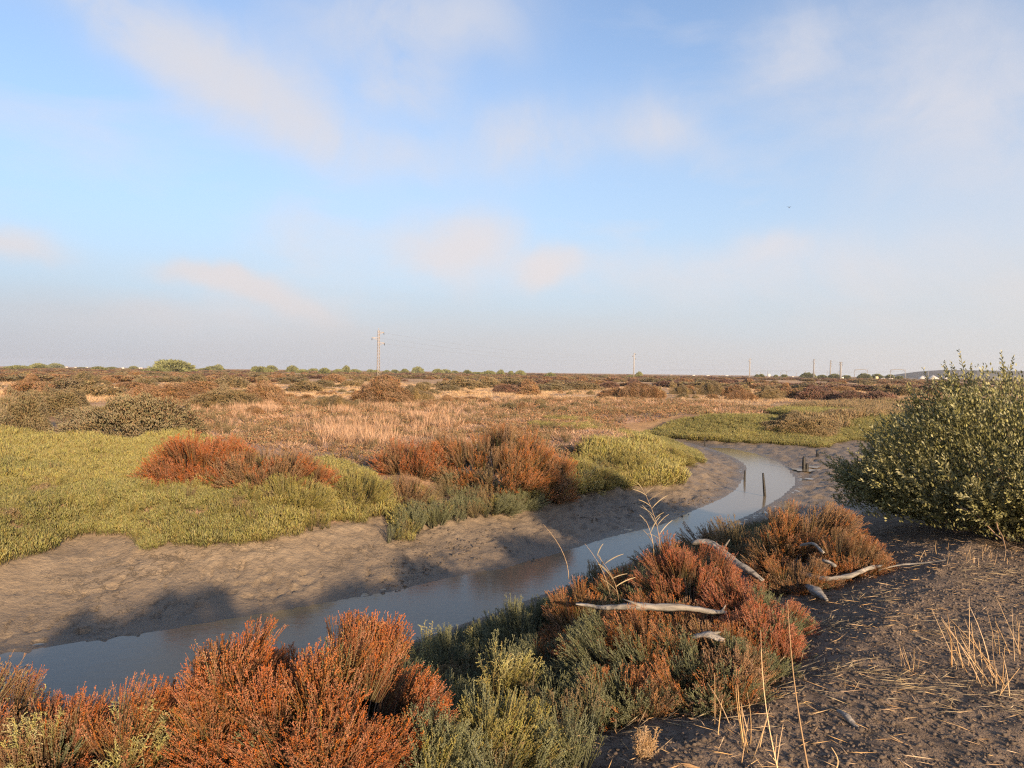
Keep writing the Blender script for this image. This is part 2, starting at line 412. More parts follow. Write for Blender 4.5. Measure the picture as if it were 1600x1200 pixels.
M = {}
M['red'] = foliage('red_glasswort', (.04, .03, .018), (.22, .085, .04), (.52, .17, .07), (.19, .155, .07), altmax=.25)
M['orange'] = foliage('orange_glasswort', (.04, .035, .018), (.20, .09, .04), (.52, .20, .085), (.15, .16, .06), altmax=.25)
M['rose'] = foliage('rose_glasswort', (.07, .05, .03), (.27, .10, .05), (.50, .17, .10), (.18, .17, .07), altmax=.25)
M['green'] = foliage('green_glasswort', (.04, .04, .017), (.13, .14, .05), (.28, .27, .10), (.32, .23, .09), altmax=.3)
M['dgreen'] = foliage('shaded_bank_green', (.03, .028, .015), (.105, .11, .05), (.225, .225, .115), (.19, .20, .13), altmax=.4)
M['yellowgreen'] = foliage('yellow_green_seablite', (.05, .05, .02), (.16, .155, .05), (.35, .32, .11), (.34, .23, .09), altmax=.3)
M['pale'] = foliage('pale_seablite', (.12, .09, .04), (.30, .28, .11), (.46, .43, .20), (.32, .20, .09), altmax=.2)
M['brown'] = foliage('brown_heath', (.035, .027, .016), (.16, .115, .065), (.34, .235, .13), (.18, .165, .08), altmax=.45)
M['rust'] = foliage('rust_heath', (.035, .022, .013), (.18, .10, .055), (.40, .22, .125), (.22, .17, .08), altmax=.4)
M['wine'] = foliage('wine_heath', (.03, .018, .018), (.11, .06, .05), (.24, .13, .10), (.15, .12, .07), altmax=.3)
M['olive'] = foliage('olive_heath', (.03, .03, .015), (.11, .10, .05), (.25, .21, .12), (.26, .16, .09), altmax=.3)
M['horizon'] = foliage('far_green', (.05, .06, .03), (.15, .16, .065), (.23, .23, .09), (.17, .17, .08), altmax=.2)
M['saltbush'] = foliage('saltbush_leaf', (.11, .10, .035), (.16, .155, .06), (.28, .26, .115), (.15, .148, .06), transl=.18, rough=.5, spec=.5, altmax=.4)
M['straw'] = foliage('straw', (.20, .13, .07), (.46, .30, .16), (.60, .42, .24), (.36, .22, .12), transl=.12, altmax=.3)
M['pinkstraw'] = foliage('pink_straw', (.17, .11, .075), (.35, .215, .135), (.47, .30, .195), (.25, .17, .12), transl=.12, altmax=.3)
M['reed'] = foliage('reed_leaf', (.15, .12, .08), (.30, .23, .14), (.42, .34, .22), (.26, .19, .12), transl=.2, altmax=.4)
M['twig'] = foliage('twig', (.12, .085, .06), (.20, .14, .10), (.28, .19, .13), None, transl=0, rough=.85)
M['driftwood'] = plain('driftwood', (.20, .18, .16), .85, bump=1.0, bscale=22, var=.6, stretch=(.2, 1, 1), vscale=30)
M['post'] = plain('wet_post', (.014, .012, .010), .6, bump=.8, bscale=20, var=.4)
M['steel'] = plain('weathered_steel', (.40, .33, .27), .6, var=.2)
M['steel_grey'] = plain('grey_steel', (.20, .19, .19), .6, var=.2)
M['concrete'] = plain('pole_concrete', (.30, .27, .24), .9, var=.15)
M['clod'] = plain('soil_clod', (.19, .142, .108), .95, bump=.8, bscale=60, var=.35, rnd=.6)
M['white'] = plain('white_wall', (.55, .53, .50), .8, var=.05)
M['tile'] = plain('roof_tile', (.35, .18, .12), .85, var=.2)
M['yellow'] = plain('pale_yellow_wall', (.55, .48, .26), .8, var=.1)
M['dark'] = plain('dark_opening', (.05, .05, .055), .4)
M['bird'] = plain('bird_feather', (.08, .08, .09), .8)
M['shell'] = plain('pale_shell', (.6, .56, .5), .5)

def ground_material():
    m, t, o = mat('ground')
    P = t.new('ShaderNodeNewGeometry').outputs['Position']
    z = t.new('ShaderNodeAttribute', attribute_name='zone').outputs[1]; s = t.sep(z); mud, soil, dry = s
    n0 = t.noise(P, .05, 5, .6); n1 = t.noise(P, .35, 5, .6); n2 = t.noise(P, 2.2, 6, .65); n3 = t.noise(P, 14, 6, .7); n4 = t.noise(P, 60, 4, .7)
    st = t.noise(t.vm('MULTIPLY', P, (.5, 2.0, 1)), .12, 5, .6)
    # marsh plain far away: golden straw with rust, green and bare patches
    far = t.ramp(st, [(.36, (.22, .14, .08)), (.46, (.42, .27, .14)), (.55, (.58, .38, .20)), (.66, (.40, .24, .13))])
    far = t.mix(t.ramp(n1, [(.5, 0), (.7, .7)]), far, (.24, .11, .06))
    far = t.mix(t.ramp(n2, [(.45, 0), (.75, .5)]), far, (.16, .10, .06))
    litter = t.ramp(n3, [(.3, (.13, .09, .07)), (.5, (.34, .215, .15)), (.7, (.50, .33, .225))])
    litter = t.mix(t.ramp(n2, [(.42, 0), (.62, .65)]), litter, (.27, .185, .13))
    c = t.mix(dry, far, litter)
    mc = t.ramp(n2, [(.25, (.20, .145, .092)), (.5, (.255, .188, .122)), (.75, (.31, .232, .152))])
    mc = t.mix(t.ramp(n3, [(.4, 0), (.8, .5)]), mc, (.125, .095, .068))
    wet = t.new('ShaderNodeAttribute', attribute_name='wet').outputs['Fac']
    mc = t.mix(t.ramp(t.noise(P, 5, 6, .7, 1.0), [(.55, 0), (.66, .6)]), mc, (.095, .075, .055))
    mc = t.mix(t.math('MULTIPLY', wet, .75), mc, (.105, .082, .058))
    c = t.mix(mud, c, mc)
    sc = t.ramp(n3, [(.3, (.10, .076, .057)), (.5, (.19, .142, .108)), (.72, (.30, .225, .165))])
    sc = t.mix(t.ramp(n2, [(.45, 0), (.68, .55)]), sc, (.26, .20, .155))
    sc = t.mix(t.ramp(n4, [(.60, 0), (.72, .5)]), sc, (.26, .18, .12))
    c = t.mix(soil, c, sc)
    b = t.new('ShaderNodeBsdfPrincipled', in_Base_Color=c)
    rg = t.math('SUBTRACT', .92, t.math('MULTIPLY', wet, .50))
    t.l.new(rg, b.inputs['Roughness'])
    t.l.new(t.math('MULTIPLY_ADD', mud, .40, .04), b.inputs['Specular IOR Level'])
    vo = t.new('ShaderNodeTexVoronoi', feature='DISTANCE_TO_EDGE', in_Scale=1.7, in_Vector=t.vm('ADD', P, t.vm('SCALE', t.noise(P, 2.4, 6, .7, 0, 1), 1.3)))
    cr = t.ramp(vo.outputs[0], [(0, 0), (.045, 1)])
    cr = t.math('MULTIPLY', t.math('SUBTRACT', cr, 1.0), t.ramp(n1, [(.52, 0), (.66, 1)]))
    h = t.math('ADD', t.math('MULTIPLY', n3, .05), t.math('MULTIPLY', n4, .022))
    h = t.math('ADD', h, t.math('MULTIPLY', n2, .05))
    hm = t.math('ADD', t.math('ADD', t.math('MULTIPLY', n3, .032), t.math('MULTIPLY', n2, .05)), t.math('MULTIPLY', cr, .025))
    hh = t.new('ShaderNodeMix'); hh.data_type = 'FLOAT'; t.put(hh.inputs[0], mud); t.put(hh.inputs[2], h); t.put(hh.inputs[3], hm)
    bn = t.new('ShaderNodeBump', in_Strength=1.0, in_Distance=1.0, in_Height=hh.outputs[0]); t.l.new(bn.outputs[0], b.inputs['Normal'])
    t.l.new(b.outputs[0], o.inputs[0]); return m
M['ground'] = ground_material()

def water_material():
    m, t, o = mat('creek_water')
    P = t.new('ShaderNodeNewGeometry').outputs['Position']
    b = t.new('ShaderNodeBsdfPrincipled', in_Base_Color=(.165, .130, .085), in_Roughness=.13); b.inputs['IOR'].default_value = 1.33
    b.inputs['Specular IOR Level'].default_value = .42
    n = t.noise(t.vm('MULTIPLY', P, (1, 2, 1)), 5, 3, .5); n2 = t.noise(P, .8, 3, .5)
    bn = t.new('ShaderNodeBump', in_Strength=.25, in_Distance=.006, in_Height=t.math('ADD', n, n2)); t.l.new(bn.outputs[0], b.inputs['Normal'])
    t.l.new(b.outputs[0], o.inputs[0]); return m
M['water'] = water_material()

# ------------------------------------------------------------------ ground and water
def poly_px(pts, z=0.0): return np.array([onplane(x, y, z) for x, y in pts])
DRY = poly_px([(280, 690), (300, 640), (420, 622), (560, 632), (700, 628), (960, 622), (1120, 628), (1230, 640), (1180, 648), (980, 650), (985, 670), (1005, 688), (930, 712), (860, 712), (760, 720), (640, 740), (520, 718), (400, 700)])
def build_ground():
    fan = np.concatenate([np.linspace(-180, -56, 50)[:-1], np.linspace(-56, 56, 600), np.linspace(56, 180, 50)[1:-1]])
    rad = np.concatenate([[.4, .8, 1.2, 1.6], np.geomspace(2.0, 42, 500), np.geomspace(42, 2600, 100)[1:]])
    A, Q = np.meshgrid(np.radians(fan), rad); X = np.sin(A) * Q; Y = np.cos(A) * Q
    P = np.stack([X.ravel(), Y.ravel()], 1); Z = height(P)
    dw, de, nr = fields(P)
    n, k = len(rad), len(fan)
    i, j = np.meshgrid(np.arange(n - 1), np.arange(k), indexing='ij'); j2 = (j + 1) % k
    Fq = np.stack([i * k + j, (i + 1) * k + j, (i + 1) * k + j2, i * k + j2], -1).reshape(-1, 4)
    V = np.concatenate([np.stack([P[:, 0], P[:, 1], Z], 1), [[0, 0, hgt(0, 0)]]])
    c = len(P); Fc = np.array([[c, q, (q + 1) % k] for q in range(k)])
    x, y = P[:, 0], P[:, 1]
    e = (fbm(x * 2, y * 2, 3, 91) - .5)
    nearm = sstep(-.2, .8, nr)
    mud = np.where(nr > 0, sstep(.05, -.35, Z + .15 * e), sstep(.55, .15, de + .5 * e))
    soil = nearm * sstep(-.35, .05, Z + .15 * e) * sstep(70, 40, np.hypot(x, y))
    dry = np.where(inside(P, DRY), 1.0, 0.0) * (1 - soil)
    near_dry = sstep(45, 12, np.hypot(x, y)) * .8
    dry = np.maximum(dry, near_dry * (de > 0))
    wet = np.maximum(np.maximum(sstep(.75, .0, dw + .5 * e), sstep(12.5, 16.5, y + .2 * x + 2 * e) * (.65 + .5 * e)), (1 - sstep(-.95, -.55, Z + .2 * e)) * .7)
    zone = np.stack([mud, soil, dry], 1); zone = np.concatenate([zone, zone[:1]]); wet = np.concatenate([wet, [0]])
    o = link('ground', mk('ground', V, [Fq, Fc], M['ground'], {'zone': zone, 'wet': wet}, smooth=True))
    tag(o, 'flat salt marsh plain with a muddy creek bed and a dark soil bank', 'ground', kind='structure')
build_ground()
def build_water():
    P = WATER.copy(); c = P.mean(0)
    # a grid sheet covering the creek, clipped to cells near it
    g = .25; xs = np.arange(-40, 14, g); ys = np.arange(-12, 30, g); X, Y = np.meshgrid(xs, ys)
    Q = np.stack([X.ravel(), Y.ravel()], 1); d = pdist(Q, P); ins = inside(Q, P); ok = (ins | (d < .35)).reshape(X.shape)
    idx = np.arange(X.size).reshape(X.shape)
    cell = ok[:-1, :-1] & ok[1:, :-1] & ok[:-1, 1:] & ok[1:, 1:]
    Fq = np.stack([idx[:-1, :-1][cell], idx[:-1, 1:][cell], idx[1:, 1:][cell], idx[1:, :-1][cell]], -1)
    V = np.stack([Q[:, 0], Q[:, 1], np.full(len(Q), ZW - .004)], 1)
    used = np.unique(Fq); re = np.zeros(len(V), int); re[used] = np.arange(len(used))
    o = link('water', mk('water', V[used], re[Fq], M['water'], smooth=True))
    tag(o, 'still grey tidal creek winding through the mud', 'water', kind='structure')
build_water()

# ------------------------------------------------------------------ plant pieces (shared mesh data)
def sprig_branch(name, m, seed, L=.45, spread=.13, nspr=11, nub=.0078, full=.75, fern=False, ns=56):
    """a fan of jointed upright sprigs, base at the origin, growing along +Z"""
    global RNG
    old = RNG; RNG = np.random.default_rng(seed); a = Acc()
    for k in range(nspr):
        r = RNG.uniform(0, 1) ** .5 * spread; th = RNG.uniform(0, 6.28)
        b = np.array([r * math.cos(th) * .25, r * math.sin(th) * .25, 0]); tip = np.array([r * math.cos(th), r * math.sin(th), L * RNG.uniform(.74, 1.0)])
        mid = (b + tip) / 2 + np.array([*RNG.uniform(-.02, .02, 2), .02])
        u = np.linspace(0, 1, 5)[:, None]; pts = (1 - u) ** 2 * b + 2 * u * (1 - u) * mid + u * u * tip
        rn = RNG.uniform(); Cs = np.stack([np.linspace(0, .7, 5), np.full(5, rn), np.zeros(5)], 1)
        a.tube(pts, np.linspace(.0045, .0016, 5), Cs, 3, cap=False)
        def along(pts_, n, lo, spreadout, ln, wd):
            q = RNG.uniform(lo, 1, n) ** .8; q = np.clip(q, 0, 1)
            seg = np.clip((q * (len(pts_) - 1)).astype(int), 0, len(pts_) - 2); f = q * (len(pts_) - 1) - seg
            P = pts_[seg] * (1 - f)[:, None] + pts_[seg + 1] * f[:, None]; T = unit(pts_[seg + 1] - pts_[seg])
            O = unit(RNG.normal(size=(n, 3))); D = unit(T + O * spreadout); 
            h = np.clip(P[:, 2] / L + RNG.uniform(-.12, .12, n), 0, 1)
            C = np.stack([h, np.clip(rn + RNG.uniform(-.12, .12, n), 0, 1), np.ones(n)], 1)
            a.nubs(P, D, ln * RNG.uniform(.7, 1.3, n), wd * RNG.uniform(.8, 1.2, n), C, .6)
        along(pts, int(ns * .4), 1 - full, .5, nub * 1.9, nub * .42)
        nb = 9 if fern else 6
        for j in range(nb):
            q = RNG.uniform(1 - full, .95) if not fern else (1 - full) + full * (j + .5) / nb
            P = pts[min(3, int(q * 4))] * (1 - (q * 4) % 1) + pts[min(4, int(q * 4) + 1)] * ((q * 4) % 1)
            T = unit((tip - b)[None])[0]; O = unit(RNG.normal(size=(1, 3)))[0]; O = O - T * (O @ T); O /= np.linalg.norm(O) + 1e-6
            ll = (L * .16 * (1.25 - q)) * (1.3 if fern else 1) + .015
            e = P + (T * (.6 if fern else .85) + O * (.8 if fern else .45)) * ll; e2 = P + (T * .8 + O * .5) * ll * .55
            bp = np.stack([P, e2, e])
            if fern: a.tube(bp, [.0018, .0016, .0012], (.8, rn, 1), 3, cap=False)
            along(bp, int(ns * .6 / nb) + 1, 0, .45, nub * 1.7, nub * .40)
    me = a.mesh(name, m); RNG = old; return me

def halimus_branch(name, m, seed, L=.55, ns=12, nl=20):
    global RNG
    old = RNG; RNG = np.random.default_rng(seed); a = Acc()
    main = np.array([[0, 0, 0], [.01, .0, L * .35], [.0, .02, L * .7], [0, 0, L]]); a.tube(main, [.006, .005, .004, .002], (.1, .5, 0), 4, cap=False)
    for k in range(ns):
        q = RNG.uniform(.15, .9) if k else 1.0; s0 = np.array([0, 0, L * q * .85]); th = RNG.uniform(0, 6.28); o = np.array([math.cos(th), math.sin(th), 0])
        sl = RNG.uniform(.14, .28); d = unit((np.array([0, 0, 1.]) + o * RNG.uniform(.35, 1.1) * (1 if k else 0))[None])[0]
        e = s0 + d * sl; m1 = s0 + d * sl * .5 + np.array([0, 0, -.01])
        rn = RNG.uniform(); a.tube(np.stack([s0, m1, e]), [.003, .002, .001], (.2, rn, 0), 3, cap=False)
        u = np.linspace(.12, 1, nl); P = s0 + (e - s0) * u[:, None]
        ph = np.arange(nl) * 2.4; D, A, B = frame(np.repeat(d[None], nl, 0)); O = A * np.cos(ph)[:, None] + B * np.sin(ph)[:, None]
        Dl = unit(D * .8 + O * (.9 - .5 * u[:, None]) + RNG.normal(size=(nl, 3)) * .15)
        C = np.stack([np.clip(.35 + .6 * u + RNG.uniform(-.1, .1, nl), 0, 1), np.clip(rn + RNG.uniform(-.2, .2, nl), 0, 1), np.ones(nl)], 1)
        sz = (1.15 - .5 * u) * RNG.uniform(.8, 1.2, nl)
        a.leaves(P, Dl, .040 * sz, .0078 * sz, C)
    me = a.mesh(name, m); RNG = old; return me

def tuft(name, m, seed, n=90, rad=.16, h=.22, w=.0040, side=2, lean=.35):
    """ground-cover tuft of fleshy upright stems"""
    global RNG
    old = RNG; RNG = np.random.default_rng(seed); a = Acc()
    th = RNG.uniform(0, 6.28, n); r = RNG.uniform(0, 1, n) ** .5 * rad
    P = np.stack([r * np.cos(th), r * np.sin(th), np.full(n, -.03)], 1); D = unit(np.stack([np.cos(th) * r / rad * lean, np.sin(th) * r / rad * lean, np.ones(n)], 1) + RNG.normal(size=(n, 3)) * .16)
    L = h * RNG.uniform(.6, 1.1, n) * (1 - .25 * (r / rad) ** 2); rn = RNG.uniform(0, 1, n)
    for lo, hi, ww in ((0, .62, w * .8), (.45, 1, w)):
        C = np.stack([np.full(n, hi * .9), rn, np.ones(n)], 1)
        J = RNG.normal(size=(n, 3)) * .12
        a.nubs(P + D * (L * lo)[:, None], unit(D + J), L * (hi - lo), ww, C, .6)
    for s_ in range(side):
        q = RNG.uniform(.3, .8, n); O = RNG.normal(size=(n, 3)); O[:, 2] = np.abs(O[:, 2]) * .5
        C = np.stack([np.clip(q + .25, 0, 1), rn, np.ones(n)], 1)
        a.nubs(P + D * (L * q)[:, None], unit(D + unit(O) * .7), L * .35, w * .8, C, .6)
    me = a.mesh(name, m); RNG = old; return me

def grass_tuft(name, m, seed, n=26, rad=.12, h=.42, w=.004, lean=.5, bend=.4):
    global RNG
    old = RNG; RNG = np.random.default_rng(seed); a = Acc()
    th = RNG.uniform(0, 6.28, n); r = RNG.uniform(0, 1, n) ** .5 * rad
    P = np.stack([r * np.cos(th), r * np.sin(th), np.full(n, -.03)], 1); D = unit(np.stack([np.cos(th) * lean * .6, np.sin(th) * lean * .6, np.ones(n)], 1) + RNG.normal(size=(n, 3)) * .25 * lean)
    C = np.stack([RNG.uniform(.6, 1, n), RNG.uniform(0, 1, n), np.ones(n)], 1)
    a.blades(P, D, h * RNG.uniform(.5, 1.1, n), w, C, bend); me = a.mesh(name, m); RNG = old; return me

def dome_shrub(name, m, seed, n=2300, nl=1500, size=.085, upright=.5, rough_=.22, tall=1.0):
    """a whole shrub as one crown: radius 1, height `tall`"""
    global RNG
    old = RNG; RNG = np.random.default_rng(seed); a = Acc(); N = n + nl
    th = RNG.uniform(0, 6.28, N); u = RNG.uniform(0, 1, N); ph = np.arccos(1 - u * 1.0)
    d = np.stack([np.sin(ph) * np.cos(th), np.sin(ph) * np.sin(th), np.cos(ph)], 1)
    lump = fbm(d[:, 0] * 2.2 + seed * 3.1 + 9, d[:, 1] * 2.2 + d[:, 2] * 1.7 + 5, 3, seed)
    lump2 = vnoise(d[:, 0] * 6 + 30, d[:, 1] * 6 + d[:, 2] * 5 + 30, seed + 3)
    rr = 1 - rough_ * 2 * (1 - lump) * .8 + (lump2 - .5) * rough_ * .6
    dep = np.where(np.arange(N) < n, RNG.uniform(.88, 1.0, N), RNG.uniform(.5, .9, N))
    P = d * (rr * dep)[:, None] * np.array([1, 1, tall]); P[:, 2] = np.maximum(P[:, 2], .01)
    D = unit(d + np.array([0, 0, upright]) + RNG.normal(size=(N, 3)) * .3)
    cl = vnoise(d[:, 0] * 4 + 60, d[:, 1] * 4 + d[:, 2] * 4 + 60, seed + 8)
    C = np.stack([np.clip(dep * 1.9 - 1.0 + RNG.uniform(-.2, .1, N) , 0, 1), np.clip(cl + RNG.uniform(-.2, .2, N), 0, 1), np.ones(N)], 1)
    s_ = size * RNG.uniform(.6, 1.3, N)
    i = slice(0, n); a.nubs(P[i] - D[i] * s_[i, None] * .5, D[i], s_[i] * 1.5, s_[i] * .16, C[i])
    i = slice(n, N); a.leaves(P[i], D[i], s_[i] * 1.6, s_[i] * .45, C[i])
    me = a.mesh(name, m); RNG = old; return me

# ------------------------------------------------------------------ scattered stuff (geometry nodes)
_src = {}
def protos(key, meshes):
    c = bpy.data.collections.new(key)
    for i, me in enumerate(meshes): c.objects.link(bpy.data.objects.new('%s.%03d' % (key, i), me))
    _src[key] = (c, len(meshes)); return key
def scatter(name, key, P, rot, scl, label, cat):
    c, n = _src[key]; N = len(P)
    me = bpy.data.meshes.new(name); me.vertices.add(N); me.vertices.foreach_set('co', np.asarray(P, float).ravel())
    for k, typ, fld, v in (('rot', 'FLOAT_VECTOR', 'vector', rot), ('scl', 'FLOAT_VECTOR', 'vector', scl), ('rnd', 'FLOAT', 'value', RNG.uniform(0, 1, N))):
        me.attributes.new(k, typ, 'POINT').data.foreach_set(fld, np.asarray(v, np.float32).ravel())
    me.attributes.new('idx', 'INT', 'POINT').data.foreach_set('value', RNG.integers(0, n, N).astype(np.int32))
    o = link(name, me); g = bpy.data.node_groups.new(name, 'GeometryNodeTree')
    g.interface.new_socket('Geometry', in_out='INPUT', socket_type='NodeSocketGeometry'); g.interface.new_socket('Geometry', in_out='OUTPUT', socket_type='NodeSocketGeometry')
    gi = g.nodes.new('NodeGroupInput'); go = g.nodes.new('NodeGroupOutput'); ci = g.nodes.new('GeometryNodeCollectionInfo'); ip = g.nodes.new('GeometryNodeInstanceOnPoints')
    ci.inputs[0].default_value = c; ci.inputs['Separate Children'].default_value = True; ci.inputs['Reset Children'].default_value = True
    def na(nm, ty):
        q = g.nodes.new('GeometryNodeInputNamedAttribute'); q.data_type = ty; q.inputs[0].default_value = nm; return q.outputs[0]
    g.links.new(gi.outputs[0], ip.inputs['Points']); g.links.new(ci.outputs[0], ip.inputs['Instance']); ip.inputs['Pick Instance'].default_value = True
    g.links.new(na('idx', 'INT'), ip.inputs['Instance Index']); g.links.new(na('rot', 'FLOAT_VECTOR'), ip.inputs['Rotation']); g.links.new(na('scl', 'FLOAT_VECTOR'), ip.inputs['Scale'])
    g.links.new(ip.outputs[0], go.inputs[0]); md = o.modifiers.new('scatter', 'NODES'); md.node_group = g
    return tag(o, label, cat, kind='stuff')
def sample(poly, dens, dref=12., zmax=9, zmin=-9, jit=None):
    lo, hi = poly.min(0), poly.max(0); A = (hi - lo).prod(); n = int(A * dens)
    Q = RNG.uniform(lo, hi, (n, 2)); Q = Q[inside(Q, poly)]
    r = np.hypot(Q[:, 0], Q[:, 1]); Q = Q[RNG.uniform(0, 1, len(Q)) < np.minimum(1, (dref / r))]
    z = height(Q, False); ok = (z < zmax) & (z > zmin); Q, z = Q[ok], z[ok]
    return np.concatenate([Q, z[:, None]], 1)
def rots(n, tilt=.15): return np.stack([RNG.normal(0, tilt, n), RNG.normal(0, tilt, n), RNG.uniform(0, 6.28, n)], 1)

BR = {}
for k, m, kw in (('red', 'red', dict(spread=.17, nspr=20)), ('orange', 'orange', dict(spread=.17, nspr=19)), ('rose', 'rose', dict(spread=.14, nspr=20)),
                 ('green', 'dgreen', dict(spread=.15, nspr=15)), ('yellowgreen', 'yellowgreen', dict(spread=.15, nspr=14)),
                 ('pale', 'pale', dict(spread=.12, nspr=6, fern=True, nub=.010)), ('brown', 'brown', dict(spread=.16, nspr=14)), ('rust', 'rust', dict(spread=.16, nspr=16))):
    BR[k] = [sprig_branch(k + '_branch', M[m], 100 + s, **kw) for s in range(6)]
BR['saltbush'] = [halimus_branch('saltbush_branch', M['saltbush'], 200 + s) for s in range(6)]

protos('cover_green', [tuft('green_tuft', M['green'], s) for s in range(5)])
protos('cover_yellow', [tuft('yellow_tuft', M['yellowgreen'], 10 + s, h=.26) for s in range(5)])
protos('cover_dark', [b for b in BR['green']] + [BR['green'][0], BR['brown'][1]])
protos('cover_brown', BR['brown'] + BR['rust'][:2])
protos('cover_low_brown', [tuft('brown_tuft', M['brown'], 30 + s, h=.2) for s in range(4)])
protos('grass_pink', [grass_tuft('pink_grass_tuft', M['pinkstraw'], 40 + s) for s in range(5)])
protos('grass_gold', [grass_tuft('gold_grass_tuft', M['straw'], 50 + s, h=.3, lean=.9) for s in range(4)])
protos('litter', [grass_tuft('litter_tuft', M['pinkstraw'], 60 + s, n=26, rad=.2, h=.17, lean=2.8, bend=.2, w=.0045) for s in range(4)])
protos('litter_dark', [tuft('litter_tuft_dark', M['rust' if s else 'brown'], 70 + s, n=22, rad=.18, h=.11, lean=1.6, w=.006) for s in range(3)])

def scl(n, a, b, zs=1.0, P=None):
    s_ = RNG.uniform(a, b, n)
    if P is not None: s_ = s_ * np.clip(np.hypot(P[:, 0], P[:, 1]) / 16, 1, 2.6) ** .7
    return np.stack([s_, s_, s_ * zs], 1)

Eedge = [(0, 880), (60, 868), (110, 850), (130, 845), (170, 845), (215, 850), (240, 856), (330, 852), (400, 845), (480, 833), (560, 818), (600, 806), (650, 804), (700, 810), (760, 800), (830, 786), (880, 775), (930, 766), (1000, 758), (1050, 752), (1080, 744), (1093, 730), (1085, 715), (1060, 700)]
def edge_poly(top, i0, i1, z=-.22):
    e = np.array([onplane(x, y, -.3) for x, y in Eedge[i0:i1]])
    # pull slightly onto the bank so the tufts overhang the mud
    return np.concatenate([poly_px(top), e[::-1]])
G1 = np.concatenate([np.array([[-30, 22.], [-22, 22.]]), poly_px([(0, 682), (130, 694), (200, 698), (285, 684), (330, 700), (420, 728), (520, 725), (585, 745), (640, 785)]), np.array([np.array(q_) for q_ in E[:13]])[::-1], np.array([[-8.2, 8.0], [-14, 6.5], [-30, 5.]])])
P = sample(G1, 66, 11); _e = fields(P[:, :2])[1]; P = P[(_e > .25) | (fbm(P[:, 0] * 2, P[:, 1] * 2, 2, 23) > .47)]; lz = fbm(P[:, 0] * 1.3 + 9, P[:, 1] * 1.3, 3, 19); wgt = fbm(P[:, 0] * .35 + 4, P[:, 1] * .35, 3, 101)
br_ = lz < .30; scatter('marsh_ground_cover', 'cover_low_brown', P[br_], rots(br_.sum()), scl(br_.sum(), .6, 1.0), 'brown sunken patches in the yellow green carpet', 'ground cover'); P = P[~br_]; wgt = wgt[~br_]; lz2 = lz[~br_]; a = wgt > .47
n = a.sum(); scatter('marsh_ground_cover', 'cover_yellow', P[a], rots(n), scl(n, .62, 1.15, 1, P[a]) * (.45 + 1.1 * lz2[a, None]), 'bright yellow green glasswort carpet on the far bank left of the red shrub', 'ground cover')
n = (~a).sum(); scatter('marsh_ground_cover', 'cover_green', P[~a], rots(n), scl(n, .62, 1.1, 1, P[~a]) * (.45 + 1.1 * lz2[~a, None]), 'duller green glasswort patches mixed through the carpet on the far left bank', 'ground cover')
G2 = np.concatenate([poly_px([(600, 790), (660, 775), (760, 760), (880, 738), (900, 714), (960, 700), (1010, 694), (1050, 706)]), np.array([np.array(q_) for q_ in E[12:20]])[::-1]])
P = sample(G2, 90, 15); wgt = fbm(P[:, 0] * .6, P[:, 1] * .6, 3, 111); a = ((P[:, 0] > 1.2) | (wgt > .55)) & (fbm(P[:, 0] * 1.4, P[:, 1] * 1.4, 3, 119) > .40)
n = a.sum(); scatter('bank_ground_cover', 'cover_yellow', P[a], rots(n, .25), scl(n, .9, 1.7, 1.0, P[a]) * (.35 + 1.2 * fbm(P[a][:, 0] * 1.2, P[a][:, 1] * 1.2, 2, 33))[:, None], 'mounded yellow green seablite on the point where the creek bends', 'ground cover')
n = (~a).sum(); scatter('bank_ground_cover', 'cover_dark', P[~a], rots(n, .25), scl(n, .8, 1.2, .8), 'darker green plants below the orange shrubs at the mud edge', 'ground cover')
protos('cover_sprigs', BR['yellowgreen'] + BR['yellowgreen'][:2] + [BR['brown'][0], BR['pale'][0]])
P = sample(G1, 26, 11); q_ = sstep(-7.5, -3.5, P[:, 0]) * sstep(15, 12, P[:, 1]); P = P[RNG.uniform(0, 1, len(P)) < .12 + .88 * q_ * (fbm(P[:, 0] * 1.5, P[:, 1] * 1.5, 2, 44) > .4)]; n = len(P)
scatter('marsh_sprigs', 'cover_sprigs', P, rots(n, .3), scl(n, .45, .95, .85), 'taller yellow green sprigs standing out of the carpet in front of the red shrubs', 'ground cover')
P = sample(G2, 30, 16); n = len(P); scatter('bank_sprigs', 'cover_sprigs', P, rots(n, .35), scl(n, .5, 1.1, .9), 'ragged yellow green sprigs on the point at the creek bend', 'ground cover')
G3 = np.concatenate([poly_px([(975, 674), (965, 660), (1050, 652), (1180, 654), (1290, 657), (1330, 650), (1430, 647), (1480, 690)]), np.array([[20, 27.]]), np.array([onplane(x, y, -.3) for x, y in []]).reshape(-1, 2), np.array(E[21:])[::-1]])
P = sample(G3, 50, 28)
n = len(P); a = fbm(P[:, 0] * .25, P[:, 1] * .25, 3, 13) > .60
scatter('meadow_ground_cover', 'cover_yellow', P[a], rots(a.sum()), scl(a.sum(), .9, 1.5, .8, P[a]) * .75, 'light green plants along the far bank beyond the creek bend', 'ground cover')
scatter('meadow_ground_cover', 'cover_green', P[~a], rots((~a).sum()), scl((~a).sum(), .9, 1.5, .8, P[~a]) * .75, 'mid green plants along the far bank beyond the creek bend', 'ground cover')
G4 = poly_px([(830, 666), (825, 656), (900, 650), (960, 654), (955, 666), (900, 672)])
P = sample(G4, 14, 40); P = P[fbm(P[:, 0] * .8, P[:, 1] * .8, 2, 5) > .47]; n = len(P); scatter('green_patch', 'cover_yellow', P, rots(n), scl(n, .9, 1.4, .6), 'small green patch in the dry ground left of the far bank', 'ground cover')
G5 = poly_px([(1200, 645), (1330, 634), (1420, 634), (1700, 640), (1700, 662), (1400, 652), (1290, 658)])
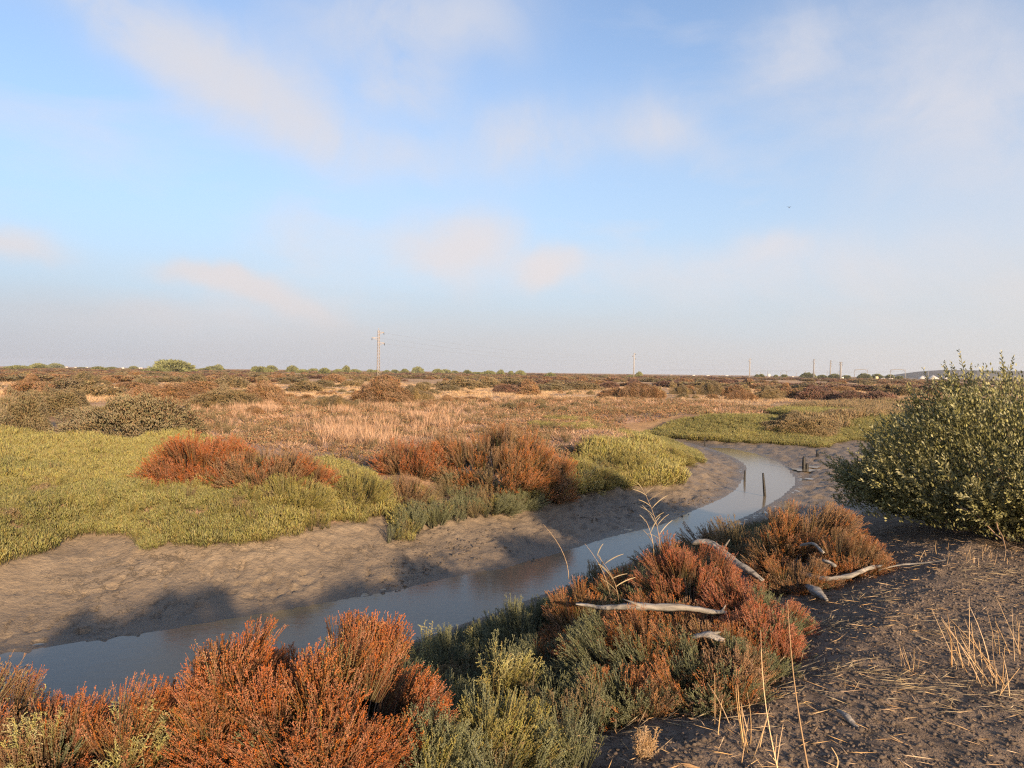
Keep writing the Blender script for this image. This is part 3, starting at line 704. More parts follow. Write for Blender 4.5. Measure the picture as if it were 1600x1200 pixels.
P = sample(G5, 14, 60); g5 = fbm(P[:, 0] * .2, P[:, 1] * .2, 3, 15) > .50; Pb = P[g5]; scatter('brown_patch', 'cover_low_brown', Pb, rots(len(Pb)), scl(len(Pb), 2, 4.0), 'brown low stems on the flats behind the saltbush', 'ground cover'); P = P[~g5]; n = len(P); scatter('green_patch', 'cover_green', P, rots(n), scl(n, 1.5, 2.6), 'green strip behind the saltbush', 'ground cover')
# dry litter and grass on the middle ground
P = sample(DRY, 18, 20); n = len(P); a = fbm(P[:, 0] * .5, P[:, 1] * .5, 3, 200) + RNG.uniform(-.15, .15, n) > .56
scatter('plant_litter', 'litter', P[a], rots(a.sum()), scl(a.sum(), .6, 1.25, 1, P[a]), 'pinkish dry litter covering the middle ground behind the shrubs', 'litter')
scatter('plant_litter', 'litter_dark', P[~a], rots((~a).sum()), scl((~a).sum(), .8, 1.7, 1, P[~a]), 'low brown dead stems among the pink litter', 'litter')
T1 = poly_px([(455, 668), (470, 640), (560, 636), (700, 640), (720, 668), (680, 690), (600, 700), (500, 690)])
T2 = poly_px([(300, 650), (290, 632), (420, 628), (440, 645), (380, 655)])
P = np.concatenate([sample(T1, 14, 25), sample(T2, 14, 30)]); n = len(P); g = fbm(P[:, 0] * .7, P[:, 1] * .7, 2, 3) > .60; P = P[g]; n = len(P)
scatter('dry_grass', 'grass_pink', P, rots(n), scl(n, .9, 1.6, 1), 'stand of upright tan dry grass in the middle of the marsh', 'grass')
T3 = poly_px([(-300, 640), (-200, 600), (100, 590), (500, 596), (900, 600), (1300, 606), (1600, 612), (1700, 640), (1300, 640), (1100, 628), (700, 628), (420, 622), (280, 650), (100, 650)])
P = sample(T3, 1.6, 60); P = P[fbm(P[:, 0] * .15, P[:, 1] * .15, 3, 210) > .43]; n = len(P); scatter('dry_grass', 'grass_gold', P, rots(n), scl(n, 1.2, 2.4, .45), 'golden dry grass spread between the heath shrubs', 'grass')

P = sample(DRY, 3.2, 26); g = fbm(P[:, 0] * .45 + 30, P[:, 1] * .45, 3, 8); P = P[g > .5]; n = len(P)
scatter('dead_undershrubs', 'cover_brown', P, rots(n, .3), scl(n, .5, 1.1, .8), 'low rust and brown woody sprigs dotted over the dry middle ground', 'ground cover')
# ------------------------------------------------------------------ near shrubs built from branches
def branch_shrub(name, c, rx, ry, h, n, mix, label, cat='shrub', group=None, bs=1.0, lean=(.12, .0), low=.05, flat=1.0, gap=.0, seed=1, z0=None, outw=.9, umin=.02, bl=None, box=.78):
    """shrub of branch objects whose tips lie on a lumpy dome; mix = [(kind, weight)]"""
    rg = np.random.default_rng(seed * 77 + 5)
    z = hgt(c[0], c[1]) if z0 is None else z0
    root = empty(name, (c[0], c[1], z), label, cat, group)
    kinds = [k for k, w in mix]; ws = np.array([w for k, w in mix], float); ws /= ws.sum()
    st = Acc(); cnt = 0; tries = 0
    off = rg.uniform(0, 50, 2); cw = np.cumsum(ws)
    def pick(p_):
        v = float(fbm(np.array([p_[0] * 3.2 / bs ** .5 + off[1]]), np.array([(p_[1] + p_[2]) * 3.2 / bs ** .5 + off[0]]), 2, seed + 40)[0])
        v = min(max((v - .22) / .56, 0), .999) * .72 + rg.uniform(0, .28)
        return int(min(np.searchsorted(cw, v), len(kinds) - 1))
    while cnt < n and tries < n * 8:
        tries += 1
        th = rg.uniform(0, 6.28); u = rg.uniform(umin, 1.0); ph = math.acos(1 - u) if flat == 1 else math.acos((1 - u) ** flat)
        d = np.array([math.sin(ph) * math.cos(th), math.sin(ph) * math.sin(th), math.cos(ph)])
        ln = float(fbm(np.array([d[0] * 2.5 + off[0]]), np.array([d[1] * 2.5 + d[2] * 2 + off[1]]), 2, seed)[0])
        if gap and ln < gap and rg.uniform() < .92: continue
        k = .66 + .52 * ln + rg.uniform(-.07, .07)
        b_ = math.sin(ph) ** (box - 1) if ph > .05 else 1.0; b_ = min(b_, 1.6)
        tip = d * np.array([rx * b_, ry * b_, h]) * k
        D = np.array([d[0] * outw + lean[0], d[1] * outw + lean[1], max(d[2], .0) + .45]) + rg.normal(size=3) * .14; D /= np.linalg.norm(D)
        s_ = bs * rg.uniform(.8, 1.2) * (bl or 1)
        base = tip - D * .45 * s_
        gz = hgt(c[0] + base[0], c[1] + base[1]) - z if (abs(base[2]) < h) else 0
        if base[2] < gz - .02: base[2] = gz - .02 - rg.uniform(0, .04)
        o = bpy.data.objects.new('branch', BR[kinds[pick(tip)]][rg.integers(0, 6)])
        COL.objects.link(o); o.parent = root; o.location = base
        q = Vector(D).to_track_quat('Z', 'Y') @ Matrix.Rotation(rg.uniform(0, 6.28), 4, 'Z').to_quaternion()
        o.rotation_mode = 'QUATERNION'; o.rotation_quaternion = q; o.scale = (s_, s_, s_)
        if cnt % 3 == 0:
            rootp = np.array([base[0] * .15, base[1] * .15, -.05]); m_ = (rootp + base) / 2 + np.array([0, 0, -.06 * h])
            st.tube(np.stack([rootp, m_, base + D * .05]), [.012 * bs, .008 * bs, .004 * bs], (.3, rg.uniform(), 0), 4, cap=False)
        cnt += 1
    so_ = link('stem', st.mesh(name + '_stem', M['twig']), root)
    return root

def at(px, depth): 
    d = ray(px, 600); return (d.x / d.y * depth, depth)
def ztop(py, px, depth): d = ray(px, py); return CAM.z + d.z / d.y * depth
def near_shrub(name, px, depth, wpx, top, n, mix, label, aspect=.8, **k):
    c = at(px, depth); rx = wpx / 2 / F * depth * 1.06; z = hgt(*c); h = max((ztop(top, px, depth) - z) * 1.08, .18)
    return branch_shrub(name, c, rx, rx * aspect, h, n, mix, label, **k)

def near_plants():
    NS = near_shrub
    NS('glasswort_shrub', 535, 2.95, 330, 980, 295, [('red', 9), ('orange', 3), ('green', 1.3)], 'large fiery orange red shrub filling the bottom of the photo', bs=.52, seed=1, gap=.47, aspect=1.2, box=.55)
    NS('glasswort_shrub', 375, 3.0, 170, 1002, 180, [('red', 8), ('orange', 3), ('green', .8)], 'narrow orange red shrub touching the left side of the largest bottom one', bs=.5, seed=2, aspect=1.5, gap=.42, box=.6)
    NS('glasswort_shrub', 240, 3.1, 170, 1075, 110, [('red', 4), ('pale', 2), ('orange', 2)], 'mixed red and pale yellow shrub between the corner shrubs and the large one', bs=.52, seed=3, lean=(.25, 0), aspect=1.3)
    NS('glasswort_shrub', 120, 3.2, 200, 1090, 120, [('red', 4), ('rust', 2), ('pale', 1.0), ('green', .6)], 'rusty red shrub with pale sprigs in the bottom left corner', bs=.52, seed=4, lean=(.35, 0), aspect=1.3)
    NS('glasswort_shrub', -10, 3.2, 200, 1060, 110, [('pale', 3), ('red', 2), ('rust', 2), ('green', .6)], 'pale feathery shrub cut by the left edge of the photo', bs=.56, seed=5, lean=(.3, 0), aspect=1.3)
    # green and grey plants down the near bank
    NS('bank_shrub', 790, 3.0, 200, 1075, 70, [('yellowgreen', 3), ('green', 4), ('pale', .5)], 'grey green shrub at the bottom between the two orange masses', bs=.52, seed=6)
    NS('bank_shrub', 735, 4.9, 190, 985, 70, [('green', 5), ('pale', 1)], 'dark green shrub on the slope beside the water', bs=.52, seed=7)
    NS('bank_shrub', 830, 5.2, 190, 930, 70, [('green', 5), ('brown', .6)], 'dark green shrub higher on the slope at the water edge', bs=.54, seed=8)
    NS('bank_shrub', 965, 6.6, 170, 880, 60, [('green', 4), ('brown', 2)], 'olive shrub between the water and the rosy domed shrub', bs=.56, seed=9)
    NS('bank_shrub', 800, 3.9, 130, 1000, 45, [('yellowgreen', 3), ('pale', 2), ('green', 2)], 'yellowish upright shrub in the middle of the green bank', bs=.54, seed=10, bl=1.1)
    NS('bank_shrub', 690, 3.9, 120, 1050, 40, [('yellowgreen', 3), ('green', 3)], 'yellow green shrub peeking behind the large orange red one', bs=.52, seed=11)
    NS('bank_shrub', 700, 2.75, 150, 1110, 90, [('yellowgreen', 2), ('green', 5)], 'low dark green shrub at the bottom edge right of the orange mass', bs=.55, seed=50, aspect=1.2)
    NS('bank_shrub', 870, 4.4, 150, 985, 90, [('yellowgreen', 2), ('green', 5), ('orange', 1)], 'grey green shrub left of the sprawling orange one', bs=.5, seed=51)
    NS('bank_shrub', 640, 3.9, 130, 1030, 60, [('green', 4), ('brown', 1)], 'dark shrub just behind the large orange red one on the slope', bs=.5, seed=52)
    # middle right mass
    NS('glasswort_shrub', 1090, 5.6, 190, 852, 120, [('rose', 8), ('orange', 1)], 'domed rosy red shrub in front of the long curved driftwood', bs=.56, seed=12, lean=(.1, 0))
    NS('glasswort_shrub', 905, 5.0, 140, 925, 55, [('orange', 5), ('rust', 2), ('green', 2)], 'orange and olive shrub left of the lying driftwood trunk', bs=.54, seed=13, lean=(-.25, 0))
    NS('glasswort_shrub', 985, 4.1, 270, 957, 110, [('orange', 6), ('green', 4), ('pale', .5)], 'sprawling orange and green shrub below the lying driftwood trunk', bs=.52, seed=14, lean=(-.45, -.1))
    NS('glasswort_shrub', 1110, 4.1, 230, 968, 100, [('orange', 3), ('green', 4), ('rust', 3)], 'low dark red and green shrub around the short driftwood chunk', bs=.5, seed=15, lean=(-.4, -.1))
    for i_, (px_, dp_, w_, tp_, k_, lb_) in enumerate([(1180, 4.45, 160, 950, 'ro', 'rosy and green shrub right of the driftwood trunk tip'), (1035, 5.0, 190, 925, 'og', 'orange shrub just behind the middle of the driftwood trunk'),
                   (925, 4.35, 150, 965, 'og', 'orange and green shrub under the left end of the driftwood trunk'), (1100, 3.75, 220, 1040, 'rg', 'dark rust shrub bordering the soil at the bottom of the mass'),
                   (960, 3.7, 180, 1045, 'rg', 'rust and green shrub at the lower left of the sprawling mass'), (1150, 5.2, 140, 905, 'ro', 'rosy shrub below the lower end of the curved driftwood'), (1000, 5.9, 150, 885, 'og', 'mixed orange shrub between the fanned reed and the rosy dome')]):
        NS('glasswort_shrub', px_, dp_, w_, tp_, 85, {'ro': [('rose', 5), ('green', 4)], 'og': [('orange', 5), ('green', 3), ('rust', 1)], 'rg': [('rust', 4), ('green', 3), ('orange', 2)]}[k_], lb_, bs=.56, seed=80 + i_, lean=(-.3, 0), aspect=.9)
    NS('glasswort_shrub', 1215, 4.9, 140, 925, 60, [('green', 5), ('rose', 3), ('orange', 1)], 'grey green shrub with pink tips beside the bare soil', bs=.5, seed=16)
    NS('glasswort_shrub', 1265, 7.2, 190, 775, 110, [('orange', 4), ('rust', 5), ('brown', 2)], 'tall rust red shrub leaning at the left foot of the saltbush', bs=.72, seed=17, lean=(.3, 0), gap=.3)
    NS('glasswort_shrub', 1340, 6.45, 130, 835, 65, [('orange', 6), ('rust', 2)], 'orange shrub above the root end of the grey branch on the soil', bs=.54, seed=18, lean=(.15, 0))
    NS('glasswort_shrub', 1240, 6.25, 150, 860, 60, [('orange', 4), ('rust', 3), ('green', 2)], 'rust and green shrub right of the long curved driftwood', bs=.52, seed=19, lean=(-.2, 0))
    NS('glasswort_shrub', 1160, 8.6, 190, 815, 80, [('brown', 5), ('rust', 2), ('green', 1)], 'brown green low shrub leaning over the creek edge', bs=.75, seed=20, lean=(-.2, 0))
    NS('glasswort_shrub', 1050, 9.3, 120, 838, 45, [('brown', 4), ('rust', 2)], 'small brown shrub at the creek edge behind the reed', bs=.7, seed=23, lean=(-.2, 0))
    # across the creek
    NS('glasswort_shrub', 312, 13.3, 178, 683, 150, [('red', 8)], 'brightest red shrub of the far bank with its shadow on the green carpet', bs=1.15, seed=24, aspect=.9)
    NS('glasswort_shrub', 420, 13.1, 205, 696, 150, [('red', 3), ('rust', 5), ('brown', 1)], 'duller red brown shrub joined to the brightest red one across the creek', bs=1.15, seed=25, aspect=.8)
    NS('glasswort_shrub', 650, 15.2, 130, 684, 70, [('red', 4), ('rust', 3)], 'small red shrub left of the big orange brown one across the creek', bs=1.15, seed=26)
    NS('glasswort_shrub', 765, 15.7, 262, 664, 210, [('orange', 6), ('rust', 4), ('brown', 1.5)], 'largest orange brown shrub on the far bank in the middle', bs=1.25, seed=27, lean=(0, 0), aspect=.7)
    NS('glasswort_shrub', 860, 15.6, 100, 702, 60, [('orange', 3), ('rust', 4)], 'orange shrub at the right end of the row across the creek', bs=1.1, seed=28)
    for i_, (px_, dp_, w_, tp_, mx_, lb_) in enumerate([(915, 15.6, 110, 712, 'yg', 'yellow green shrub beside the right end of the orange row'), (975, 17.0, 110, 700, 'yg', 'brightest yellow green mound in the middle of the far point'),
                             (1030, 18.8, 85, 692, 'yb', 'yellow and brown mound on top of the far point'), (1060, 19.6, 60, 704, 'yb', 'yellow green mound at the very tip of the far point'), (935, 16.1, 90, 728, 'gg', 'darker green mound low on the mud edge of the far point'),
                             (1012, 17.3, 90, 722, 'gg', 'olive green mound overhanging the mud near the tip'), (872, 14.9, 80, 738, 'gg', 'green mound below the orange shrub at the mud edge')]):
        NS('seablite_shrub', px_, dp_ * 1.1, w_, tp_, 80, {'yg': [('yellowgreen', 8), ('orange', .5)], 'yb': [('yellowgreen', 5), ('brown', 2)], 'gg': [('yellowgreen', 4), ('green', 3), ('brown', 1)]}[mx_], lb_, bs=.85, seed=60 + i_)
    for i_, (px_, dp_, w_, tp_, lb_) in enumerate([(560, 13.2, 130, 735, 'yellow green mound right of the duller red shrub'), (470, 12.2, 120, 752, 'yellow green mound below the duller red shrub')]):
        NS('seablite_shrub', px_, dp_, w_, tp_, 70, [('yellowgreen', 6), ('brown', 1)], lb_, bs=.9, seed=70 + i_)
    NS('glasswort_shrub', 640, 13.9, 110, 755, 50, [('brown', 3), ('rust', 2), ('yellowgreen', 2)], 'brown and yellow shrub low at the mud edge across the creek', bs=1.0, seed=29)
    NS('glasswort_shrub', 760, 14.6, 190, 752, 90, [('green', 4), ('brown', 3)], 'dark green brown shrub under the largest orange brown one', bs=1.0, seed=30)
near_plants()

# the big saltbush on the right: its branches are copies of six shared branch meshes
def saltbush():
    c = (6.45, 7.95); z = hgt(*c); root = empty('saltbush', (c[0], c[1], z), 'huge silvery green saltbush filling the right edge of the photo', 'bush')
    rg = np.random.default_rng(5); rx, ry, h = 2.5, 2.25, 1.86; st = Acc(); cnt = 0; P0 = []
    while cnt < 300:
        th = rg.uniform(0, 6.28); u = rg.uniform(.0, 1.12); cz = 1 - u
        if math.sin(th) > .55 and rg.uniform() < .6: continue
        sn = math.sqrt(max(0, 1 - max(cz, 0) ** 2)); d = np.array([sn * math.cos(th), sn * math.sin(th), cz])
        ln = float(fbm(np.array([d[0] * 3 + 7]), np.array([d[1] * 3 + d[2] * 2.5]), 2, 4)[0])
        k = .76 + .38 * ln; b_ = min(1.5, max(sn, .05) ** -.28); tip = d * np.array([rx * b_, ry * b_, h]) * k; tip[2] = max(tip[2], .12)
        D = np.array([d[0] * .8 - .12, d[1] * .8, max(d[2], 0) + .55 + .2 * rg.uniform()]); D /= np.linalg.norm(D); s_ = rg.uniform(1.15, 1.6)
        base = tip - D * .6 * s_; base[2] = max(base[2], .02)
        o = bpy.data.objects.new('branch', BR['saltbush'][rg.integers(0, 6)]); COL.objects.link(o); o.parent = root; o.location = base
        o.rotation_mode = 'QUATERNION'; o.rotation_quaternion = Vector(D).to_track_quat('Z', 'Y') @ Matrix.Rotation(rg.uniform(0, 6.28), 4, 'Z').to_quaternion(); o.scale = (s_,) * 3
        if cnt % 3 == 0:
            rp = np.array([base[0] * .12, base[1] * .12, -.05]); m_ = (rp + base) / 2 + np.array([0, 0, .1])
            st.tube(np.stack([rp, m_, base, base + D * .2]), [.035, .02, .011, .006], (.3, rg.uniform(), 0), 5, cap=False)
        cnt += 1
    # inner leafage as one piece so that the bush is not see-through
    a = Acc(); N = 72000; th = rg.uniform(0, 6.28, N); cz = rg.uniform(-.03, 1, N); sn = np.sqrt(1 - np.maximum(cz, 0) ** 2); rr = rg.uniform(.5, .99, N)
    d = np.stack([sn * np.cos(th), sn * np.sin(th), cz], 1); ln = fbm(d[:, 0] * 3 + 7, d[:, 1] * 3 + d[:, 2] * 2.5, 2, 4)
    Pp = d * (rr * (.76 + .38 * ln))[:, None] * np.array([rx, ry, h]); Pp[:, :2] *= np.minimum(1.5, np.maximum(sn, .05) ** -.28)[:, None]; Pp[:, 2] = np.maximum(Pp[:, 2], .10)
    C = np.stack([rg.uniform(.3, .9, N), rg.uniform(0, 1, N), np.ones(N)], 1)
    a.leaves(Pp, unit(d + [0, 0, .8] + rg.normal(size=(N, 3)) * .5), .044, .0095, C)
    f = link('foliage', a.mesh('saltbush_foliage', M['saltbush']), root); f['kind'] = 'stuff'
    link('stem', st.mesh('saltbush_stem', M['twig']), root)
    # bare twigs trailing at its foot
    for k in range(16):
        x0 = rg.uniform(-2.3, .6); y0 = -ry * math.sqrt(max(0, 1 - (x0 / rx) ** 2)) * .9
        pts = [np.array([x0, y0 + .5, .35])]; v = np.array([rg.uniform(-.3, .3), -.35, -.05])
        for j in range(5): pts.append(pts[-1] + v * .45 + rg.normal(size=3) * .05); pts[-1][2] = max(pts[-1][2] - .05, .03)
        t_ = Acc(); t_.tube(np.stack(pts), np.linspace(.008, .003, 6), (.9, rg.uniform(), 0), 4); link('twig', t_.mesh('saltbush_twig', M['twig']), root)
saltbush()

# ------------------------------------------------------------------ heath shrubs of the middle and far ground
DS = {}
for k in ('brown', 'rust', 'wine', 'olive'):
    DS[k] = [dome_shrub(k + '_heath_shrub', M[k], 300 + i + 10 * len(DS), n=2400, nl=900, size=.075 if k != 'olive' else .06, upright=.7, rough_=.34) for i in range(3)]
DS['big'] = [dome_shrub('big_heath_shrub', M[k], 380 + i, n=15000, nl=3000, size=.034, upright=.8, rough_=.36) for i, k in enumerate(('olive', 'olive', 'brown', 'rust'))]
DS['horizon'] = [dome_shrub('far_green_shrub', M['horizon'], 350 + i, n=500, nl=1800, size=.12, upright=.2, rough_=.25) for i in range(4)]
CN = dict(brown='brown', rust='rust red', wine='wine red', olive='olive brown', horizon='green')
def where(px):
    for x, t_ in ((60, 'at the far left'), (190, 'near the left edge'), (330, 'below the big horizon bush'), (470, 'right of the big horizon bush'), (585, 'just left of the pylon'),
                 (700, 'just right of the pylon'), (840, 'well right of the pylon'), (985, 'left of the first thin pole'), (1080, 'right of the first thin pole'),
                 (1170, 'left of the second thin pole'), (1260, 'right of the second thin pole'), (1330, 'below the three poles')):
        if px < x: return t_
    return 'left of the saltbush'
def band(D): return 'in the near heath' if D < 45 else 'in the middle heath' if D < 75 else 'in the back heath' if D < 120 else 'on the far plain'
ORD = ['leftmost'] + [q_ + ' leftmost' for q_ in ('second', 'third', 'fourth', 'fifth', 'sixth', 'seventh', 'eighth', 'ninth', 'tenth', 'eleventh', 'twelfth')]
def order_labels(names):
    g = {}
    for o in COL.objects:
        if o.name.split('.')[0] in names and o.parent is None: g.setdefault(o['label'], []).append(o)
    for l, os_ in g.items():
        if 1 < len(os_) <= 12:
            for i_, o in enumerate(sorted(os_, key=lambda q: q.location.x / q.location.y)):
                w_ = (ORD[i_] if i_ < len(os_) - 1 else 'rightmost') + ' ' + l; o['label'] = w_
def heath(px, base, w, h, kind, me=None, label=None, zs=None):
    dz = ray(px, base); D = (CAM.z) / -dz.z * dz.y if dz.z < -.002 else 900
    x, y = at(px, D); rx = w / 2 / F * D; hh = h / F * D
    me = me or random.choice(DS[kind]); o = bpy.data.objects.new('heath_shrub' if kind != 'horizon' else 'green_bush', me); COL.objects.link(o)
    ry = rx * random.uniform(.7, 1.1); y += ry * .6
    o.location = (x, y, hgt(x, y) - .06); o.scale = (rx * 1.12, ry, hh * 1.18); 
    o.rotation_euler = (0, 0, random.choice([0, math.pi]) + random.uniform(-.2, .2))
    if kind == 'horizon': o.scale.z *= random.uniform(.55, 1.15); o.scale.x *= random.uniform(.8, 1.7)
    elif D > 60: o.scale.z *= .85
    size = 'wide' if w / max(h, 1) > 4 else 'large' if rx > 2.2 else 'small' if rx < 1 else 'rounded'
    tag(o, label or '%s %s shrub %s %s' % (size, CN[kind], band(D), where(px)), 'shrub' if kind != 'horizon' else 'bush', 'heath shrubs on the marsh plain' if kind != 'horizon' else 'green bushes along the horizon')
    return (px, base)
placed = []
B = DS['big']
for a in [(165, 690, 250, 85, 'olive', B[0], 'large olive brown heath mound above the green carpet on the left'), (20, 678, 120, 78, 'olive', B[1], 'olive heath mound cut by the left edge above the carpet'),
          (80, 650, 140, 50, 'olive', B[1], 'dark olive heath mound behind the two nearest left mounds'), (205, 655, 120, 55, 'rust', B[3], 'reddish mound rising behind the large olive one'),
          (330, 638, 130, 38, 'brown', B[2], None), (400, 632, 90, 38, 'rust', B[3], 'rust mound behind the tan dry grass on the left'), (250, 628, 130, 30, 'rust', B[3], None),
          (585, 632, 120, 40, 'rust', B[3], 'large rust mound standing below the lattice pylon'), (520, 640, 80, 22, 'brown', B[2], None), (640, 628, 90, 26, 'brown', B[2], None),
          (1262, 664, 150, 36, 'wine', B[2], 'purple brown mound on the green far bank left of the saltbush'), (1010, 624, 90, 32, 'rust', B[3], None), (960, 622, 60, 20, 'rust', B[3], None),
          (1120, 617, 62, 26, 'brown', B[2], None), (1165, 625, 60, 18, 'rust', B[3], None), (1205, 623, 60, 24, 'brown', B[2], None), (1070, 616, 45, 18, 'wine', B[2], None), (395, 650, 40, 16, 'rust', B[3], None),
          (1290, 624, 90, 24, 'wine', None, None), (1340, 626, 70, 20, 'wine', None, None), (1385, 632, 70, 24, 'wine', None, None), (1240, 622, 70, 20, 'rust', None, None),
          (85, 612, 150, 26, 'brown', None, None), (200, 612, 90, 18, 'rust', None, None), (30, 618, 90, 22, 'rust', None, None), (140, 620, 110, 22, 'brown', None, None),
          (790, 614, 52, 18, 'wine', None, None), (720, 606, 90, 18, 'brown', None, None), (860, 611, 80, 18, 'olive', None, None), (910, 610, 90, 18, 'brown', None, None), (700, 611, 50, 14, 'olive', None, None),
          (470, 612, 70, 20, 'brown', None, None), (500, 604, 60, 14, 'olive', None, None), (545, 604, 50, 14, 'brown', None, None), (355, 606, 70, 24, 'brown', None, None), (300, 612, 80, 20, 'rust', None, None)]:
    placed.append(heath(*a[:5], me=a[5], label=a[6]))
k = 0; tries = 0
while k < 180 and tries < 6000:
    tries += 1
    px = random.uniform(-60, 1480); hz = 581 + (px - 800) * .0126
    dy = random.choice([random.uniform(9, 40), random.uniform(7, 26)])
    if px < 470 and dy < 14 and random.random() < .7: continue
    if dy > 27 and 420 < px < 1130 and random.random() < .85: continue
    D = CAM.z * F / dy; wm = random.uniform(1.6, 5.0); hm = random.uniform(.6, 1.5) * (.8 + .12 * wm)
    w = wm / D * F; h = hm / D * F
    if any(abs(px - q[0]) < w * .45 and abs(hz + dy - q[1]) < 3.0 for q in placed): continue
    kind = random.choices(['brown', 'rust', 'wine', 'olive'], [4, 4 if px < 1000 else 3, 1 if px < 900 else 3, 3])[0]
    placed.append(heath(px, hz + dy, w, h, kind)); k += 1
k = 0; tries = 0
while k < 105 and tries < 5000:
    tries += 1; px = random.uniform(270, 1300); hz = 581 + (px - 800) * .0126; dy = random.uniform(26, 62)
    if px > 950 and dy > 40: continue
    if fbm(np.array([px * .01]), np.array([dy * .05]), 2, 5)[0] < .40: continue
    D = CAM.z * F / dy; w = random.uniform(.7, 1.9) / D * F; h = random.uniform(.28, .62) / D * F
    if any(abs(px - q[0]) < w * .6 and abs(hz + dy - q[1]) < 4 for q in placed): continue
    placed.append(heath(px, hz + dy, w, h, random.choice(['brown', 'rust', 'rust', 'olive']))); k += 1
# the furthest heath reads as one mass
n = 5200; A_ = RNG.uniform(R(-42), R(40), n); D_ = 120 + 780 * RNG.uniform(0, 1, n) ** 1.6
P = np.stack([np.sin(A_) * D_, np.cos(A_) * D_, np.full(n, -.05)], 1)
keep = (fbm(P[:, 0] * .02, P[:, 1] * .02, 3, 5) > .47); P = P[keep]; n = len(P)
protos('far_heath', [dome_shrub('far_heath', M[k_], 500 + i, n=500, nl=300, size=.16, upright=.4) for i, k_ in enumerate(('brown', 'rust', 'wine', 'olive'))])
s_ = RNG.uniform(1.5, 4.5, n); scatter('far_heath_mass', 'far_heath', P, np.stack([np.zeros(n), np.zeros(n), RNG.uniform(0, 6, n)], 1), np.stack([s_, s_, RNG.uniform(.6, 1.3, n)], 1), 'thin band of far brown and rust heath below the horizon', 'heath')
for (px, base, w, h) in [(22, 578, 30, 12), (55, 577, 24, 11), (84, 575, 20, 10), (150, 580, 22, 9), (240, 583, 40, 14), (262, 582, 52, 20), (320, 580, 24, 8), (332, 580, 24, 8), (340, 577, 11, 9), (398, 582, 16, 9), (405, 583, 22, 11), (422, 581, 18, 11),
                         (420, 584, 14, 7), (455, 582, 15, 10), (471, 583, 16, 9), (488, 582, 18, 8), (505, 584, 24, 9), (528, 583, 12, 8), (540, 583, 16, 12), (554, 583, 16, 10), (578, 582, 9, 8), (587, 584, 10, 7), (603, 583, 14, 8), (616, 583, 16, 9), (632, 584, 14, 7),
                         (652, 583, 13, 9), (684, 584, 16, 8), (695, 584, 14, 8), (710, 584, 12, 7), (730, 585, 18, 7), (745, 586, 16, 7), (763, 586, 20, 8), (782, 586, 14, 7), (798, 587, 10, 8), (812, 586, 12, 7), (860, 592, 16, 10), (948, 589, 10, 6), (999, 590, 12, 10), (985, 590, 14, 7), (172, 577, 16, 5), (206, 577, 14, 5), (125, 576, 14, 4)]:
    heath(px, base, w, h, 'horizon', label='green bush on the horizon ' + ('standing alone beside the first thin pole' if 980 < px < 1010 else 'taller and wider than its neighbours on the left' if w > 38 else where(px)))
for (px, base, w, h) in [(1183, 592, 12, 4), (1190, 592, 12, 5), (1212, 593, 10, 4), (1225, 593, 14, 5), (1262, 594, 30, 8), (1285, 594, 20, 5), (1303, 594, 24, 7), (1322, 594, 18, 5), (1350, 594, 26, 8), (1371, 595, 22, 8), (1390, 595, 18, 7), (1405, 596, 16, 5)]:
    D = 520; x, y = at(px, D); rt = empty('tree', (x, y, -.1), 'dark low tree by the railway ' + where(px), 'tree', 'dark trees along the railway')
    rx = w / 2 / F * D; hh = h / F * D + 1.2; me = DS['horizon'][k % 4]; k += 1
    o = bpy.data.objects.new('crown', me); COL.objects.link(o); o.parent = rt; o.location = (0, 0, hh * .15); o.scale = (rx, rx, hh * .85)
    t_ = Acc(); t_.tube(np.array([[0, 0, -.2], [.1, 0, hh * .3], [0, 0, hh * .6]]), [.25, .2, .1], (.2, .5, 0), 6); link('trunk', t_.mesh('tree_trunk', M['twig']), rt)

